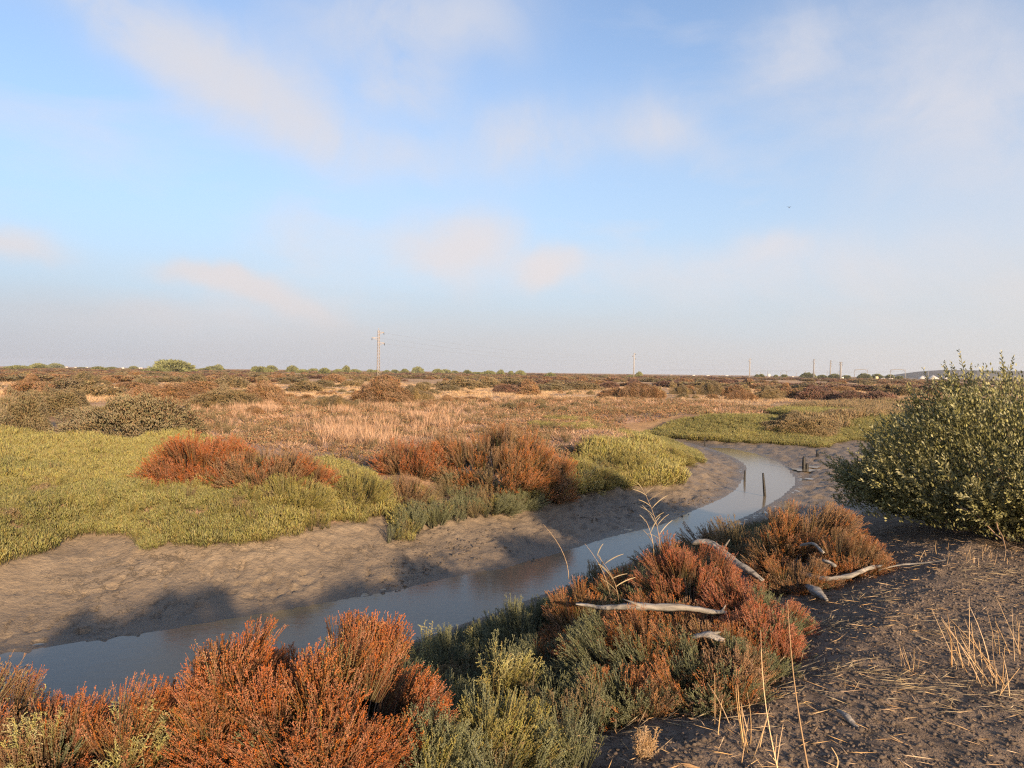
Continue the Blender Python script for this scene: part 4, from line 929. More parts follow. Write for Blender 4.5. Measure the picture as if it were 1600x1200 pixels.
# ------------------------------------------------------------------ power line, railway, far buildings
def at_h(px, base, top, D):
    x, y = at(px, D); return x, y, (base - top) / F * D
def lattice_pylon():
    D = 190; x, y, H = at_h(591, 592, 516, D); r = empty('lattice_pylon', (x, y, -.1), 'tall slender steel lattice pylon left of the middle', 'pylon', rz=.5)
    b0, b1 = .36, .22
    wd = lambda z: b0 + (b1 - b0) * min(1, z / (H * .9))
    for sx in (-1, 1):
        for sy in (-1, 1):
            a = Acc(); a.tube(np.array([[sx * wd(z) , sy * wd(z), z] for z in (0, H * .45, H * .9, H)]), [.045, .04, .035, .03], (1, .5, 0), 4); link('leg', a.mesh('pylon_leg', M['steel']), r)
    nz = 15; zs = [H * (i / nz) for i in range(nz + 1)]
    for i in range(nz):
        a = Acc()
        w0, w1 = wd(zs[i]), wd(zs[i + 1])
        C4 = [(-1, -1), (1, -1), (1, 1), (-1, 1)]
        for q in range(4):
            p, s_ = C4[q], C4[(q + 1) % 4]
            a.tube(np.array([[p[0] * w0, p[1] * w0, zs[i]], [s_[0] * w1, s_[1] * w1, zs[i + 1]]]), .02, (1, .5, 0), 3, cap=False)
            a.tube(np.array([[s_[0] * w0, s_[1] * w0, zs[i]], [p[0] * w1, p[1] * w1, zs[i + 1]]]), .02, (1, .5, 0), 3, cap=False)
        link('cross_bracing', a.mesh('pylon_bracing', M['steel']), r)
    for z, w, sgn in ((H * .96, 1.5, 1), (H * .84, 1.9, -1), (H * .74, 1.7, 1)):
        a = Acc(); a.tube(np.array([[-sgn * .4, 0, z], [sgn * w, 0, z]]), .07, (1, .5, 0), 4); a.tube(np.array([[0, 0, z - .7], [sgn * w, 0, z]]), .05, (1, .5, 0), 4)
        c_ = link('crossarm', a.mesh('pylon_arm', M['steel']), r); b = Acc(); b.tube(np.array([[sgn * w, 0, z], [sgn * w, 0, z - .35], [sgn * w, 0, z - .7]]), [.06, .12, .06], (1, .5, 0), 6); link('insulator', b.mesh('insulator', M['dark']), c_)
    a = Acc(); a.tube(np.array([[0, 0, H], [0, 0, H + .6]]), .05, (1, .5, 0), 4); link('tip_rod', a.mesh('pylon_rod', M['steel']), r)
    return [(x, y, H * q) for q in (.95, .83, .73)]
w0 = lattice_pylon()
def pole(px, base, top, D, wd, label, arms=((.97, 1.3), (.88, -1.3), (.78, 1.1)), m='steel_grey'):
    x, y, H = at_h(px, base, top, D); r = empty('power_pole', (x, y, -.1), label, 'pole', 'power poles across the marsh', rz=.6)
    a = Acc(); a.tube(np.array([[0, 0, -.2], [0, 0, H * .5], [0, 0, H]]), [wd * 1.5, wd * 1.3, wd], (1, .5, 0), 8); link('shaft', a.mesh('pole_shaft', M[m]), r)
    for q, w in arms:
        a = Acc(); a.tube(np.array([[-.15 * w, 0, H * q], [w, 0, H * q + .1]]), .15, (1, .5, 0), 4); c_ = link('crossarm', a.mesh('pole_arm', M[m]), r)
        b = Acc(); b.tube(np.array([[w, 0, H * q + .1], [w, 0, H * q - .3], [w, 0, H * q - .6]]), [.08, .16, .08], (1, .5, 0), 6); link('insulator', b.mesh('insulator', M['dark']), c_)
    return [(x, y, H * q) for q, w in arms]
w1 = pole(990, 586, 548, 400, .22, 'thin grey power pole alone right of the middle', m='concrete')
w2 = pole(1171, 592, 561, 480, .24, 'thin grey power pole second from the lattice pylon', m='concrete')
w3 = pole(1271, 594, 563, 500, .34, 'grey power pole leftmost of the group of three', m='steel_grey')
w4 = pole(1297, 594, 565, 520, .34, 'grey power pole with three arms on one side, middle of the group of three', arms=((.97, 1.9), (.83, 1.9), (.7, 1.9)))
w5 = pole(1313, 596, 568, 430, .42, 'thickest power pole, rightmost of the group of three', arms=((.97, 1.8), (.97, -1.6), (.84, 1.9), (.84, -1.9)))
def wire(name, a, b, sag, r_, label, cat='cable', group=None):
    A_, B_ = np.array(a), np.array(b); u = np.linspace(0, 1, 14)[:, None]; p = A_ + (B_ - A_) * u; p[:, 2] -= (4 * sag * u * (1 - u))[:, 0]
    q = Acc(); q.tube(p, r_, (1, .5, 0), 3, cap=False); o = link(name, q.mesh(name, M['steel_grey'])); tag(o, label, cat, group)
for i in range(3): wire('power_line', w0[i], w1[i], 3.0, .012, ['upper', 'middle', 'lower'][i] + ' thin cable from the lattice pylon to the first thin pole', group='cables from the lattice pylon')
for i in range(3): wire('power_line', w1[i], w2[i], 2.4, .014, ['upper', 'middle', 'lower'][i] + ' thin cable between the two lone poles', group='cables between the lone poles')
order_labels(('heath_shrub', 'green_bush', 'tree'))
# railway catenary
def portal(px0, px1, base, top, D, label):
    x0, y0 = at(px0, D); x1, y1 = at(px1, D); H = (base - top) / F * D
    r = empty('railway_portal', ((x0 + x1) / 2, (y0 + y1) / 2, -.1), label, 'railway portal', 'catenary portals over the railway'); hx = (x1 - x0) / 2
    for s_ in (-1, 1):
        a = Acc(); a.box((s_ * hx, 0, H / 2), (.30, .30, H)); m_ = link('mast', a.mesh('portal_mast', M['steel_grey']), r)
        a = Acc(); a.tube(np.array([[s_ * hx, 0, H * .8], [s_ * (hx - 1.6), 0, H * .93]]), .07, (1, .5, 0), 4); link('bracket', a.mesh('portal_bracket', M['steel_grey']), r)
    a = Acc(); u = np.linspace(-1, 1, 9)
    a.tube(np.stack([u * hx, u * 0, H * .98 + .5 * (1 - u * u)], 1), .11, (1, .5, 0), 4); a.tube(np.stack([u * hx, u * 0, H * .98 - .35 + .5 * (1 - u * u)], 1), .09, (1, .5, 0), 4)
    for q in range(8): a.tube(np.array([[u[q] * hx, 0, H * .98 - .35 + .5 * (1 - u[q] ** 2)], [u[q + 1] * hx, 0, H * .98 + .5 * (1 - u[q + 1] ** 2)]]), .05, (1, .5, 0), 3)
    link('beam', a.mesh('portal_beam', M['steel_grey']), r)
portal(1335, 1355, 596, 581, 540, 'arched catenary portal right of the three poles')
portal(1391, 1414, 597, 581, 500, 'arched catenary portal nearest the landfill hill')
for i, (px, top) in enumerate([(1181, 586), (1188, 586), (1199, 585), (1219, 586), (1229, 584), (1244, 586), (1258, 583), (1273, 585), (1292, 583), (1309, 583), (1450, 581), (1475, 583), (1498, 581)]):
    D = 620 - .25 * (px - 1181); x, y = at(px, D); H = (594 - top) / F * D + .4
    r = empty('railway_mast', (x, y, -.1), 'small catenary mast on the railway ' + where(px), 'mast', 'catenary masts along the railway')
    a = Acc(); a.box((0, 0, H / 2), (.28, .28, H)); link('post', a.mesh('rail_mast', M['steel_grey']), r)
    a = Acc(); a.tube(np.array([[0, 0, H * .9], [1.6, 0, H * .96]]), .07, (1, .5, 0), 4); link('bracket', a.mesh('rail_arm', M['steel_grey']), r)
xa, ya = at(1030, 660); xb, yb = at(1700, 470)
for i, z in enumerate((6.6, 5.4)): wire('catenary_wire', (xa, ya, z), (xb, yb, z), .15, .035, ['upper', 'lower'][i] + ' overhead wire running along the railway', 'cable')
a = Acc(); hw = np.array([[xa, ya], [xb, yb]]); dn = np.array([-(yb - ya), xb - xa]); dn /= np.linalg.norm(dn)
V = [];
for p in hw:
    for o_, z in ((-5, -.3), (-2.5, .9), (2.5, .9), (5, -.3)): V.append([p[0] + dn[0] * o_, p[1] + dn[1] * o_, z])
o = link('railway_embankment', mk('railway_embankment', V, np.array([[0, 1, 5, 4], [1, 2, 6, 5], [2, 3, 7, 6]]), plain('ballast', (.16, .13, .11), .95, var=.3))); tag(o, 'low railway embankment on the horizon', 'embankment', kind='structure')
# landfill hill
def hill():
    D = 950; nx, ny = 70, 24; V = []; x0, _ = at(1405, D); x1, _ = at(1820, D)
    for j in range(ny):
        for i in range(nx):
            u = i / (nx - 1); v = j / (ny - 1); x = x0 + (x1 - x0) * u; y = D - 60 + 220 * v
            prof = float(sstep(0, .27, np.array([u]))[0] * (1 - .25 * sstep(.55, 1, np.array([u]))[0])); sv = math.sin(math.pi * min(1, max(0, v))) ** .6
            V.append([x, y, -1 + 13.5 * prof * sv + .8 * vnoise(np.array([x * .05]), np.array([y * .05]), 3)[0] * prof])
    i, j = np.meshgrid(np.arange(nx - 1), np.arange(ny - 1)); Fq = np.stack([j * nx + i, j * nx + i + 1, (j + 1) * nx + i + 1, (j + 1) * nx + i], -1).reshape(-1, 4)
    o = link('hill', mk('hill', V, Fq, plain('hill_grass', (.10, .095, .085), .95, var=.35, vscale=.06), smooth=True)); tag(o, 'long low grey hill behind the saltbush on the right', 'hill', kind='structure')
hill()
def building(px, base, w, h, D, wall, roof, label, cat='building', name='building', group=None):
    x, y = at(px, D); W = w * .8 / F * D; H = h * .75 / F * D; r = empty(name, (x, y, -.2), label, cat, group)
    wf = .25 if cat == 'tent' else .8
    a = Acc(); a.box((0, 0, H * wf / 2), (W, W * .7, H * wf)); link('wall', a.mesh('far_wall', wall), r)
    rw = .06 if cat == 'tent' else .5
    V = np.array([[-W * .53, -W * .38, H * wf], [W * .53, -W * .38, H * wf], [W * .53, W * .38, H * wf], [-W * .53, W * .38, H * wf], [-W * rw, 0, H], [W * rw, 0, H]])
    link('roof', mk('far_roof', V, [np.array([[0, 1, 5, 4], [2, 3, 4, 5]]), np.array([[1, 2, 5], [3, 0, 4]])], roof), r)
    for s_ in (() if cat == 'tent' else (-.28, .28)):
        a = Acc(); a.box((s_ * W, -W * .35 - .02, H * .42), (W * .16, .08, H * .26)); link('window', a.mesh('far_window', M['dark']), r)
for px, b, w, h, D, wl, rf, lb in [(1369.5, 596, 5, 8, 470, 'yellow', 'yellow', 'pale yellow tall hut in front of the railway portals'), (1379, 597, 7, 4, 500, 'white', 'white', 'low white building just right of the pale yellow hut'),
        (1391, 597, 8, 4, 510, 'white', 'tile', 'white shed under the portal nearest the hill'), (1201, 591, 5, 8, 640, 'white', 'white', 'tall white building between the second pole and the three poles'), (1227, 592, 6, 5, 640, 'white', 'white', 'low white building left of the three poles'),
        (1238, 592, 4, 4, 650, 'white', 'tile', 'smallest white building left of the three poles'), (1183, 591, 4, 4, 650, 'white', 'white', 'white hut beside the second thin pole'), (1316, 595, 4, 6, 455, 'white', 'white', 'white cabin at the foot of the thickest pole'),
        (1441, 598, 12, 8, 700, 'white', 'white', 'left white tent below the hill'), (1458, 598, 15, 9, 700, 'white', 'white', 'wide white tent below the hill in the middle'), (1478, 598, 12, 8, 700, 'white', 'white', 'right white tent below the hill'),
        (70, 574, 5, 5, 900, 'white', 'tile', 'white farmhouse between the two leftmost green bushes on the horizon'), (48, 574, 4, 4, 900, 'white', 'tile', 'small white house left of the white farmhouse'),
        (219, 577, 9, 4, 800, 'white', 'white', 'long white shed left of the big green horizon bush'), (104, 575, 4, 3.5, 950, 'white', 'tile', 'white house on the horizon right of the three left bushes'), (118, 575, 4, 3, 950, 'white', 'tile', 'second white house right of the three left bushes'),
        (135, 575, 6, 3, 950, 'white', 'white', 'low white house above the lone round green bush'), (160, 576, 5, 3, 950, 'white', 'tile', 'white house right of the lone round green bush'), (192, 576, 5, 3, 950, 'white', 'white', 'white block midway to the big green bush'),
        (527, 580, 5, 4, 800, 'white', 'white', 'tiny white house left of the lattice pylon'), (1083, 588, 6, 3, 800, 'white', 'white', 'pale low shed right of the first thin pole'), (1105, 588, 7, 3, 800, 'white', 'tile', 'pale shed midway between the lone poles'), (1135, 590, 6, 3, 800, 'white', 'white', 'pale shed left of the second thin pole'), (1048, 588, 5, 3, 800, 'white', 'tile', 'tiny pale house nearest the first thin pole')]:
    building(px, b, w, h, D, M[wl], M[rf], lb, 'tent' if 'tent' in lb else 'building', 'white_tent' if 'tent' in lb else 'building')
x, y = at(1518, 900); r = empty('radio_mast', (x, y, 8), 'very thin mast on top of the hill', 'mast'); a = Acc(); a.tube(np.array([[0, 0, 0], [0, 0, 17.]]), .22, (1, .5, 0), 4); link('shaft', a.mesh('radio_shaft', M['steel_grey']), r); a = Acc(); a.box((0, 0, 6), (1.8, .5, 2.2)); link('antenna', a.mesh('radio_antenna', M['steel_grey']), r)
# the bird
d = ray(1233, 324); p = CAM + d * 85; a = Acc()
a.nubs(np.array([[-.16, 0, 0]]), np.array([[1., 0, -.12]]), .34, .05, np.array([[1, .5, 0.]]))
o = link('bird', None) if False else empty('bird', p, 'small dark bird flying in the sky at the upper right', 'bird')
link('body', a.mesh('bird_body', M['bird']), o)
for s_ in (-1, 1):
    V = np.array([[.06, 0, .02], [-.07, 0, .02], [-.03, s_ * .18, .09], [.05, s_ * .17, .09], [-.06, s_ * .38, .03], [.05, 0, .03], [.03, s_ * .17, .10]])
    link('wing', mk('bird_wing', V, [np.array([[0, 1, 2], [0, 2, 3], [3, 2, 4], [5, 2, 1], [6, 4, 2]])], M['bird']), o)
o.rotation_euler = (.2, 0, .6)

# ------------------------------------------------------------------ posts and puddles
def post(px, base, top, rad, lean, label, zb=None, parts=1):
    p = Vector((*onplane(px, base, ZW), ZW)) if zb == 'w' else hit(px, base); H = (base - top) / F * p.y
    r = empty('mooring_post', (p.x, p.y, p.z), label, 'post', 'old posts in the creek'); a = Acc()
    z = np.array([-.5, .1, H * .35, H * .7, H]); a.tube(np.stack([lean * z * H, z * 0, z], 1), np.array([1.1, 1.1, 1, .9, .75]) * rad, (1, .5, 0), 7, wob=.12); link('shaft', a.mesh('post_shaft', M['post']), r)
    if parts > 1:
        a = Acc(); a.tube(np.array([[rad * 1.5, -.03, -.3], [rad * 1.6, -.03, H * .35], [rad * 1.7, -.03, H * .5]]), [rad, rad * .9, rad * .6], (1, .5, 0), 6, wob=.15); link('stump', a.mesh('post_stump', M['post']), r)
post(1195, 775, 739, .035, -.16, 'dark leaning post standing in the open water', 'w')
post(1163.5, 752, 735, .03, .02, 'short thin post at the tip of the mudbank', 'w')
post(1256, 734, 713, .06, -.02, 'thickest dark post with a stump beside the mud puddle', parts=2)
post(1277, 714, 704, .06, 0, 'short dark stump on the mud nearest the saltbush')
post(1101, 698, 684, .03, 0, 'faint thin post near the far tail of the creek')
def puddle(px, py, a_, b_, label):
    p = hit(px, py); n = 26; th = np.linspace(0, 6.28, n, endpoint=False); k = 1 + .25 * np.sin(3 * th + px) + .12 * np.sin(7 * th)
    zs = []
    V = np.stack([p.x + a_ * k * np.cos(th), p.y + b_ * k * np.sin(th), np.full(n, p.z + .02)], 1); V = np.concatenate([V, [[p.x, p.y, p.z + .02]]])
    o = link('puddle', mk('puddle', V, np.array([[i, (i + 1) % n, n] for i in range(n)]), M['water'])); tag(o, label, 'puddle', kind='structure')
puddle(1258, 735, .42, .35, 'bright puddle around the thickest post'); puddle(1270, 730, .25, .3, 'narrow puddle behind the thickest post'); puddle(1262, 749, .2, .12, 'small puddle on the right mud bank')
# a stone on the mud
# ------------------------------------------------------------------ driftwood
def wood(pxs, rads, label, name='driftwood_branch', zoff=.04, stubs=(), sides=10, zo=None):
    pts = []
    for i, q in enumerate(pxs):
        h_ = hit(q[0], q[1]) if len(q) == 2 else None
        if len(q) == 3: D = q[2]; x, y = at(q[0], D); h_ = Vector((x, y, ztop(q[1], q[0], D)))
        else: h_.z += zoff
        pts.append(np.array(h_))
    pts = np.array(pts); m = 5; u = np.linspace(0, len(pts) - 1, (len(pts) - 1) * m + 1); f = np.stack([np.interp(u, np.arange(len(pts)), pts[:, k]) for k in range(3)], 1)
    for _ in range(3): f[1:-1] = (f[:-2] + 2 * f[1:-1] + f[2:]) / 4
    c0 = f[0].copy(); rr = np.interp(u, np.arange(len(pts)), rads) * .58 * (.72 + .62 * vnoise(u * 1.3 + c0[0] * 9, u * 0 + 3, 5) + .25 * (vnoise(u * 5, u * 0 + 7, 9) - .5)) * np.minimum(1, .72 + 2.5 * np.minimum(np.arange(len(u)), np.arange(len(u))[::-1]) / len(u))
    f += RNG.normal(size=f.shape) * rr[:, None] * .05 + np.sin(u * 2.3)[:, None] * np.array([0, 0, .008])
    r = empty(name, c0, label, 'driftwood'); a = Acc(); a.tube(f - c0, rr, (1, .5, 0), sides + 4, wob=.06, ridge=.28, flat=.75); link('trunk', a.mesh('driftwood_trunk', M['driftwood']), r)
    for (t_, dx, dy, dz, rd) in stubs:
        i = int(t_ * (len(f) - 1)); b = f[i] - c0; v = np.array([dx, dy, dz]); a = Acc()
        a.tube(np.stack([b, b + v * .5 + RNG.normal(size=3) * .01, b + v]), [rd * .8, rd * .5, rd * .15], (1, .5, 0), 7, wob=.12); link('stub', a.mesh('driftwood_stub', M['driftwood'], smooth=True), r)
wood([(1085, 848, 6.3), (1115, 848, 6.2), (1140, 868, 6.0), (1165, 887, 5.8), (1198, 908, 5.6)], [.035, .055, .055, .05, .03], 'long curved grey driftwood limb descending behind the rosy shrub', stubs=((.4, .05, -.1, .12, .02),))
wood([(905, 944, 4.75), (945, 952, 4.7), (1000, 944, 4.6), (1050, 950, 4.6), (1100, 953, 4.6), (1142, 955, 4.6)], [.018, .032, .04, .04, .03, .028], 'pale driftwood trunk lying across the middle of the orange shrub', stubs=((.45, -.14, 0, .05, .018), (.97, .03, 0, .05, .014)))
wood([(1090, 996, 4.1), (1112, 993, 4.05), (1140, 999, 4.0)], [.025, .045, .03], 'short weathered driftwood chunk sunk in the dark red shrub', stubs=((.5, .08, 0, .02, .02),))
wood([(1252, 912), (1285, 922), (1320, 916), (1350, 906), (1375, 900)], [.055, .05, .045, .042, .03], 'grey split branch lying on the soil beside the rust shrubs', stubs=((.9, .05, -.05, .03, .02),), zoff=.09)
wood([(1372, 901), (1410, 893), (1445, 888), (1478, 886)], [.018, .015, .010, .006], 'thin tan twig pointing right from the end of the grey branch', 'fallen_twig', zoff=.06, sides=5)
wood([(1258, 925), (1275, 937), (1292, 948)], [.04, .085, .03], 'broken grey wood slab below the split branch', zoff=.06)
wood([(1256, 852, 6.6), (1278, 850, 6.4), (1292, 862, 6.2)], [.02, .035, .022], 'rounded pale stump showing through the rust shrub')
wood([(1292, 876, 6.0), (1312, 886, 5.9)], [.03, .035], 'small pale wood lump inside the rust shrub')
wood([(858, 1137), (885, 1139), (922, 1135)], [.015, .022, .018], 'flat grey board at the foot of the green bank', zoff=.03)
wood([(1308, 1116 ), (1322, 1128), (1340, 1140)], [.012, .02, .012], 'small grey bark piece on the soil', zoff=.02)

# ------------------------------------------------------------------ reeds, stems and straw
def curve_pts(p, d, L, bend, n=6):
    u = np.linspace(0, 1, n)[:, None]; d = np.array(d) / np.linalg.norm(d); return np.array(p) + d * L * u + np.array(bend) * (u ** 2) * L
def reed(px, base, top, D, leaves, label, bend=(.1, 0, 0), rad=.003, lf=.2, name='reed'):
    x, y = at(px, D); zb = ztop(base, px, D); zt = ztop(top, px, D); L = zt - zb; r = empty(name, (x, y, zb), label, 'reed'); P_ = curve_pts((0, 0, 0), (0, 0, 1), L, bend, 8)
    a = Acc(); a.tube(P_, np.linspace(rad, rad * .4, 8), (.7, .4, 0), 5); link('stem', a.mesh('reed_stem', M['straw']), r)
    for k in range(leaves):
        q = .25 + .75 * k / max(1, leaves - 1); i = q * 7; i0 = min(6, int(i)); b = P_[i0] + (P_[i0 + 1] - P_[i0]) * (i - i0); s_ = 1 if k % 2 else -1
        l = lf * (1.1 - .6 * q) * random.uniform(.45, 1.25); ang = random.uniform(.3, .95); b = b + np.array([0, 0, random.uniform(-.02, .02)]); d_ = np.array([s_ * math.sin(ang), random.uniform(-.3, .3), math.cos(ang)])
        n = 5; u = np.linspace(0, 1, n); c_ = b + d_ * (u * l)[:, None] + np.array([s_ * .15, 0, -.15]) * (u ** 2 * l)[:, None]; w = .005 * np.sin(np.pi * (u * .85 + .12)) ; pd = np.array([0, 1, 0.]) * .6 + np.array([-d_[2], 0, d_[0]]) * .6
        V = np.concatenate([c_ + pd * w[:, None], c_ + [0, -.003, -.002], c_ - pd * w[:, None]])
        Fq = np.array([[i_, i_ + 1, n + i_ + 1, n + i_] for i_ in range(n - 1)] + [[n + i_, n + i_ + 1, 2 * n + i_ + 1, 2 * n + i_] for i_ in range(n - 1)])
        link('leaf', mk('reed_leaf', V, Fq, M['reed'], {'col': np.tile([.8, random.random(), 0], (3 * n, 1))}), r)
reed(1036, 868, 765, 6.1, 13, 'tall dry reed with feathered leaves rising behind the rosy shrub', (-.28, 0, 0), lf=.22)
reed(1026, 868, 812, 6.0, 3, 'short dry reed stem leaning beside the tall feathered reed', (-.25, 0, 0), lf=.2)
reed(972, 945, 868, 5.2, 8, 'dry reed fanning its leaves beside the water', (-.45, 0, 0), lf=.24)
reed(893, 905, 820, 5.6, 0, 'bare thin stalk leaning left over the water', (-.48, 0, 0), .0025)
reed(960, 950, 850, 5.4, 0, 'bare thin stalk crossing the fanned reed', (-.42, 0, 0), .0022)
def stem(px0, py0, px1, py1, D0, D1, rad, label, name='dry_reed', mid=.03, parts=()):
    A_ = np.array([*at(px0, D0), ztop(py0, px0, D0)]); B_ = np.array([*at(px1, D1), ztop(py1, px1, D1)]); u = np.linspace(0, 1, 8)[:, None]
    p = A_ + (B_ - A_) * u + np.array([mid, 0, 0]) * np.sin(u * 3.14); a = Acc(); a.tube(p - A_, np.linspace(rad, rad * .35, 8), (.9, .6, 0), 5)
    o = link(name, a.mesh(name, M['straw']), None, A_); tag(o, label, 'dry stem'); return o
stem(1278, 1215, 1237, 938, 2.75, 3.0, .0042, 'longest straight dry stem rising through the bottom right', mid=-.015)
stem(1230, 1215, 1196, 985, 2.8, 3.1, .003, 'thin dry stem left of the longest straight one', mid=-.02)
stem(1310, 1215, 1311, 1168, 2.8, 2.8, .004, 'short upright dry stub at the bottom edge')
stem(1216, 1215, 1213, 1178, 2.85, 2.85, .003, 'tiny upright stub left of the longest stem')
def stalk_clump(px, py, n, Hm, label, lean=(-.35, 0), spread=.1):
    p = hit(px, py); r = empty('dry_stalk_clump', p, label, 'dry grass clump', 'clumps of dry stalks on the soil')
    for i in range(n):
        b = np.array([random.uniform(-spread, spread), random.uniform(-spread, spread), -.02]); d_ = (lean[0] + random.uniform(-.35, .35), lean[1] + random.uniform(-.3, .3), 1)
        P_ = curve_pts(b, d_, Hm * random.uniform(.4, 1), (random.uniform(-.2, .15), random.uniform(-.1, .1), 0)); a = Acc(); a.tube(P_, np.linspace(.0032, .0012, 6), (random.uniform(.5, 1), random.random(), 0), 4)
        link('stalk', a.mesh('dry_stalk', M['straw']), r)
stalk_clump(1545, 1065, 12, .55, 'largest clump of tan dry stalks near the right edge', (-.45, 0), .08)
stalk_clump(1505, 1045, 9, .42, 'dry stalk clump just left of the largest one', (-.2, 0), .07)
stalk_clump(1590, 1030, 9, .42, 'dry stalk clump cut by the right edge', (-.2, 0), .09)
stalk_clump(1570, 1085, 4, .25, 'few short stalks below the largest clump', (.3, 0), .05)
stalk_clump(1425, 1045, 8, .2, 'short splayed stalk clump in the middle of the soil', (-.3, 0), .05)
stalk_clump(1150, 1150, 8, .38, 'thin dry stalks in front of the dark red shrub', (-.1, 0), .12)
stalk_clump(1175, 1185, 6, .34, 'dry stalks at the bottom left of the soil', (.0, 0), .1)
stalk_clump(1540, 868, 12, .16, 'dry stubble at the foot of the saltbush', (0, 0), .35)
stalk_clump(1480, 872, 10, .14, 'sparse stubble under the left part of the saltbush', (0, 0), .3)
stalk_clump(925, 1000, 12, .36, 'bleached bare stalks at the left end of the driftwood trunk', (-.1, 0), .22)
# small straw-yellow plant
c = hit(1012, 1180)
r = branch_shrub('straw_plant', (c.x, c.y), .07, .06, .15, 16, [('pale', 1)], 'tiny glowing straw yellow plant on the soil at the bottom', 'plant', bs=.3, seed=41)
for ch in r.children:
    if ch.name.startswith('branch'): ch.data.materials and ch.material_slots and setattr(ch.material_slots[0], 'link', 'OBJECT'); ch.material_slots[0].material = M['straw']

def on_soil(n, lo=2.4, hi=12, a0=-10, a1=42):
    A_ = RNG.uniform(R(a0), R(a1), n); D_ = RNG.uniform(0, 1, n) ** .8 * (hi - lo) + lo; P = np.stack([np.sin(A_) * D_, np.cos(A_) * D_], 1); z = height(P)
    dw, de, nr = fields(P); ok = (nr > 0) & (z > .25); return np.concatenate([P[ok], z[ok, None]], 1)
def straws():
    P = on_soil(3600); N = len(P); a = Acc(); th = RNG.uniform(0, 6.28, N); D = np.stack([np.cos(th), np.sin(th) * 1, RNG.normal(0, .08, N)], 1)
    L = RNG.uniform(.04, .3, N) * RNG.uniform(.4, 1, N); P[:, 2] += .012 + RNG.uniform(0, .012, N)
    C = np.stack([RNG.uniform(.5, 1, N), RNG.uniform(0, 1, N), np.ones(N)], 1)
    a.nubs(P, D, L, RNG.uniform(.0012, .0028, N), C); m_ = RNG.uniform(0, 1, N) < .015; a.leaves(P[m_], D[m_], L[m_] * .6 + .04, .008, C[m_])
    o = link('straw_litter', a.mesh('straw_litter', M['straw'])); tag(o, 'thin broken straws scattered over the dark soil at the lower right', 'straw litter', kind='stuff')
straws()
def mats():
    A_ = []; rg = np.random.default_rng(9)
    for (px, py, n_, r_) in [(1290, 985, 90, .22), (1330, 940, 60, .2), (1260, 1050, 70, .2), (1180, 1090, 60, .25), (1390, 1075, 40, .2), (1550, 900, 80, .5), (1500, 1080, 50, .25), (960, 1140, 60, .2), (1450, 985, 30, .3), (1060, 1120, 50, .22)]:
        c_ = hit(px, py); q = rg.normal(size=(n_, 2)) * r_ * .6 + [c_.x, c_.y]; th0 = rg.uniform(-.5, .5)
        th = rg.normal(th0, .7, n_); A_.append(np.stack([q[:, 0], q[:, 1], height(q), th, rg.uniform(.06, .32, n_)], 1))
    A_ = np.concatenate(A_); N = len(A_); a = Acc(); P = A_[:, :3] + [0, 0, .014]; P[:, 2] += rg.uniform(0, .02, N)
    a.nubs(P, np.stack([np.cos(A_[:, 3]), np.sin(A_[:, 3]), rg.normal(0, .05, N)], 1), A_[:, 4], rg.uniform(.0014, .0032, N), np.stack([rg.uniform(.4, 1, N), rg.uniform(0, 1, N), np.ones(N)], 1))
    tag(link('straw_mat', a.mesh('straw_mat', M['reed'])), 'matted patches of dead straw along the edge of the dark soil', 'straw litter', kind='stuff')
mats()
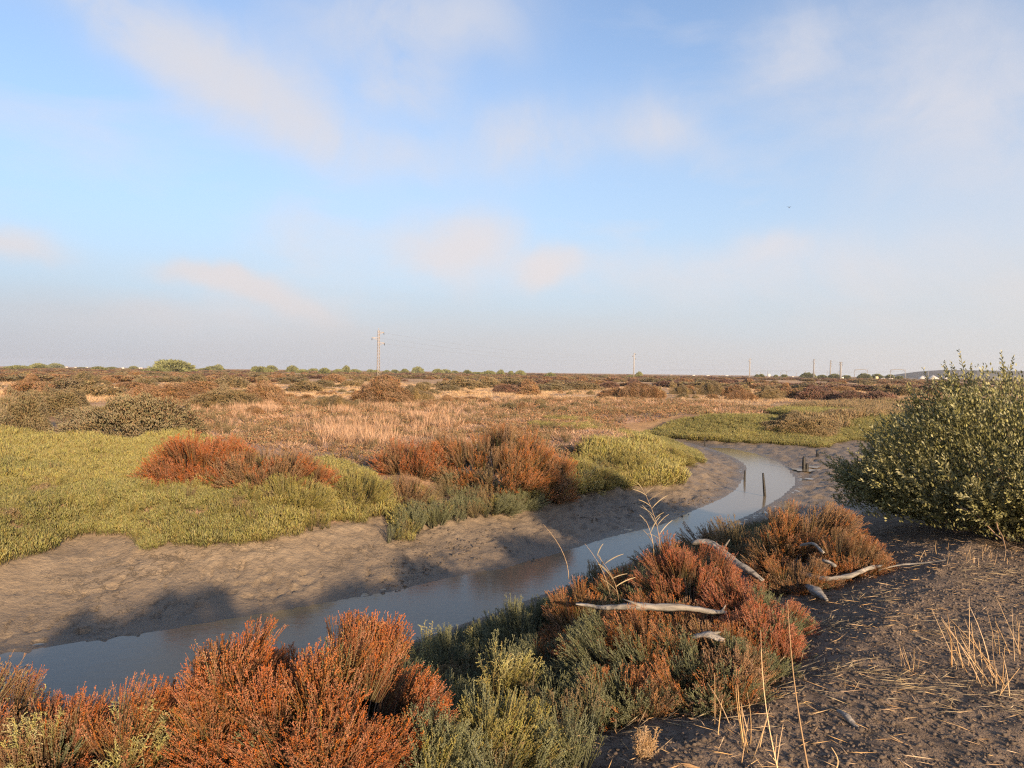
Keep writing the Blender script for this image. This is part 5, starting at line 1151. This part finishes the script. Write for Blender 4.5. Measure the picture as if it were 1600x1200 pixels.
def clods():
    ms = []
    for s_ in range(5):
        bpy_rng = np.random.default_rng(600 + s_); 
        t_ = (1 + 5 ** .5) / 2; V = np.array([[-1, t_, 0], [1, t_, 0], [-1, -t_, 0], [1, -t_, 0], [0, -1, t_], [0, 1, t_], [0, -1, -t_], [0, 1, -t_], [t_, 0, -1], [t_, 0, 1], [-t_, 0, -1], [-t_, 0, 1]]) / 1.9
        Fi = np.array([[0, 11, 5], [0, 5, 1], [0, 1, 7], [0, 7, 10], [0, 10, 11], [1, 5, 9], [5, 11, 4], [11, 10, 2], [10, 7, 6], [7, 1, 8], [3, 9, 4], [3, 4, 2], [3, 2, 6], [3, 6, 8], [3, 8, 9], [4, 9, 5], [2, 4, 11], [6, 2, 10], [8, 6, 7], [9, 8, 1]])
        V = V * bpy_rng.uniform(.65, 1.25, (12, 1)) * [1, .85, .6]; ms.append(mk('clod', V, Fi, M['clod']))
    protos('clods', ms); P = on_soil(60000, 2.2, 10); n = len(P); P[:, 2] += .0; s_ = .004 + .014 * RNG.uniform(0, 1, n) ** 3
    scatter('soil_clods', 'clods', P, rots(n, .6), np.stack([s_, s_, s_], 1), 'crumbly dark soil clods covering the near bank', 'soil')
    # mud lumps and plant debris on the far mudbank
    pl = poly_px([(560, 850), (620, 822), (740, 822), (880, 795), (1040, 765), (1120, 745), (1130, 770), (1000, 815), (880, 850), (740, 880), (600, 905), (450, 900), (520, 860)], -.6)
    _src['clods'] = _src['clods']; protos('mud_clods', [mk('mud_clod', np.array([v.co for v in m_.vertices]), np.array([list(p_.vertices) for p_ in m_.polygons]), plain('dark_mud', (.075, .058, .043), .7, rnd=.5) if i_ == 0 else bpy.data.materials['dark_mud']) for i_, m_ in enumerate(ms)])
    P = sample(pl, 200, 14); g = fbm(P[:, 0] * 1.3, P[:, 1] * 1.3, 3, 77) > .56; P = P[g]; n = len(P); s_ = .008 + .035 * RNG.uniform(0, 1, n) ** 3
    P[:, 2] = height(P[:, :2]) ; scatter('mud_lumps', 'mud_clods', P, rots(n, .5), np.stack([s_, s_, s_ * .7], 1), 'dark mud crumbs and debris strewn on the far mudbank', 'mud debris')
clods()
order_labels(('railway_mast',))
# low plants filling the near slope down to the water
SL = np.array([[-9, 3.], [-9, 4.2], *[w_ + np.array([.3, -.35]) for w_ in W_near[::-1][2:13]], [4.9, 12.8], [4.2, 9.5], [2.2, 7.2], [1.6, 5.4], [.6, 4.2], [.3, 2.6], [-1, 2.], [-4, 1.5]])
P = sample(SL, 75, 9); n = len(P); q = fbm(P[:, 0] * .8, P[:, 1] * .8, 3, 55); a = q > .56
dw, de, nr = fields(P[:, :2]); s0 = .5 + .6 * sstep(0, 2.5, dw)
scatter('bank_undergrowth', 'cover_dark', P[~a], rots((~a).sum(), .25), scl((~a).sum(), .35, .62) * s0[~a, None], 'dark green low plants covering the near creek bank', 'ground cover')
scatter('bank_undergrowth', 'cover_brown', P[a], rots(a.sum(), .25), scl(a.sum(), .35, .6) * s0[a, None], 'brown low stems mixed into the near bank plants', 'ground cover')

# thin haze over the plain
a = Acc(); a.box((0, 0, 12.5), (5400, 5400, 29)); m, t, o_ = mat('haze')
pv = t.new('ShaderNodeVolumePrincipled'); pv.inputs['Color'].default_value = (.93, .94, 1, 1); pv.inputs['Density'].default_value = .00016; pv.inputs['Anisotropy'].default_value = .3
t.l.new(pv.outputs[0], o_.inputs['Volume']); o = link('haze', a.mesh('haze', m)); tag(o, 'thin pale haze lying over the whole plain', 'haze', kind='stuff')
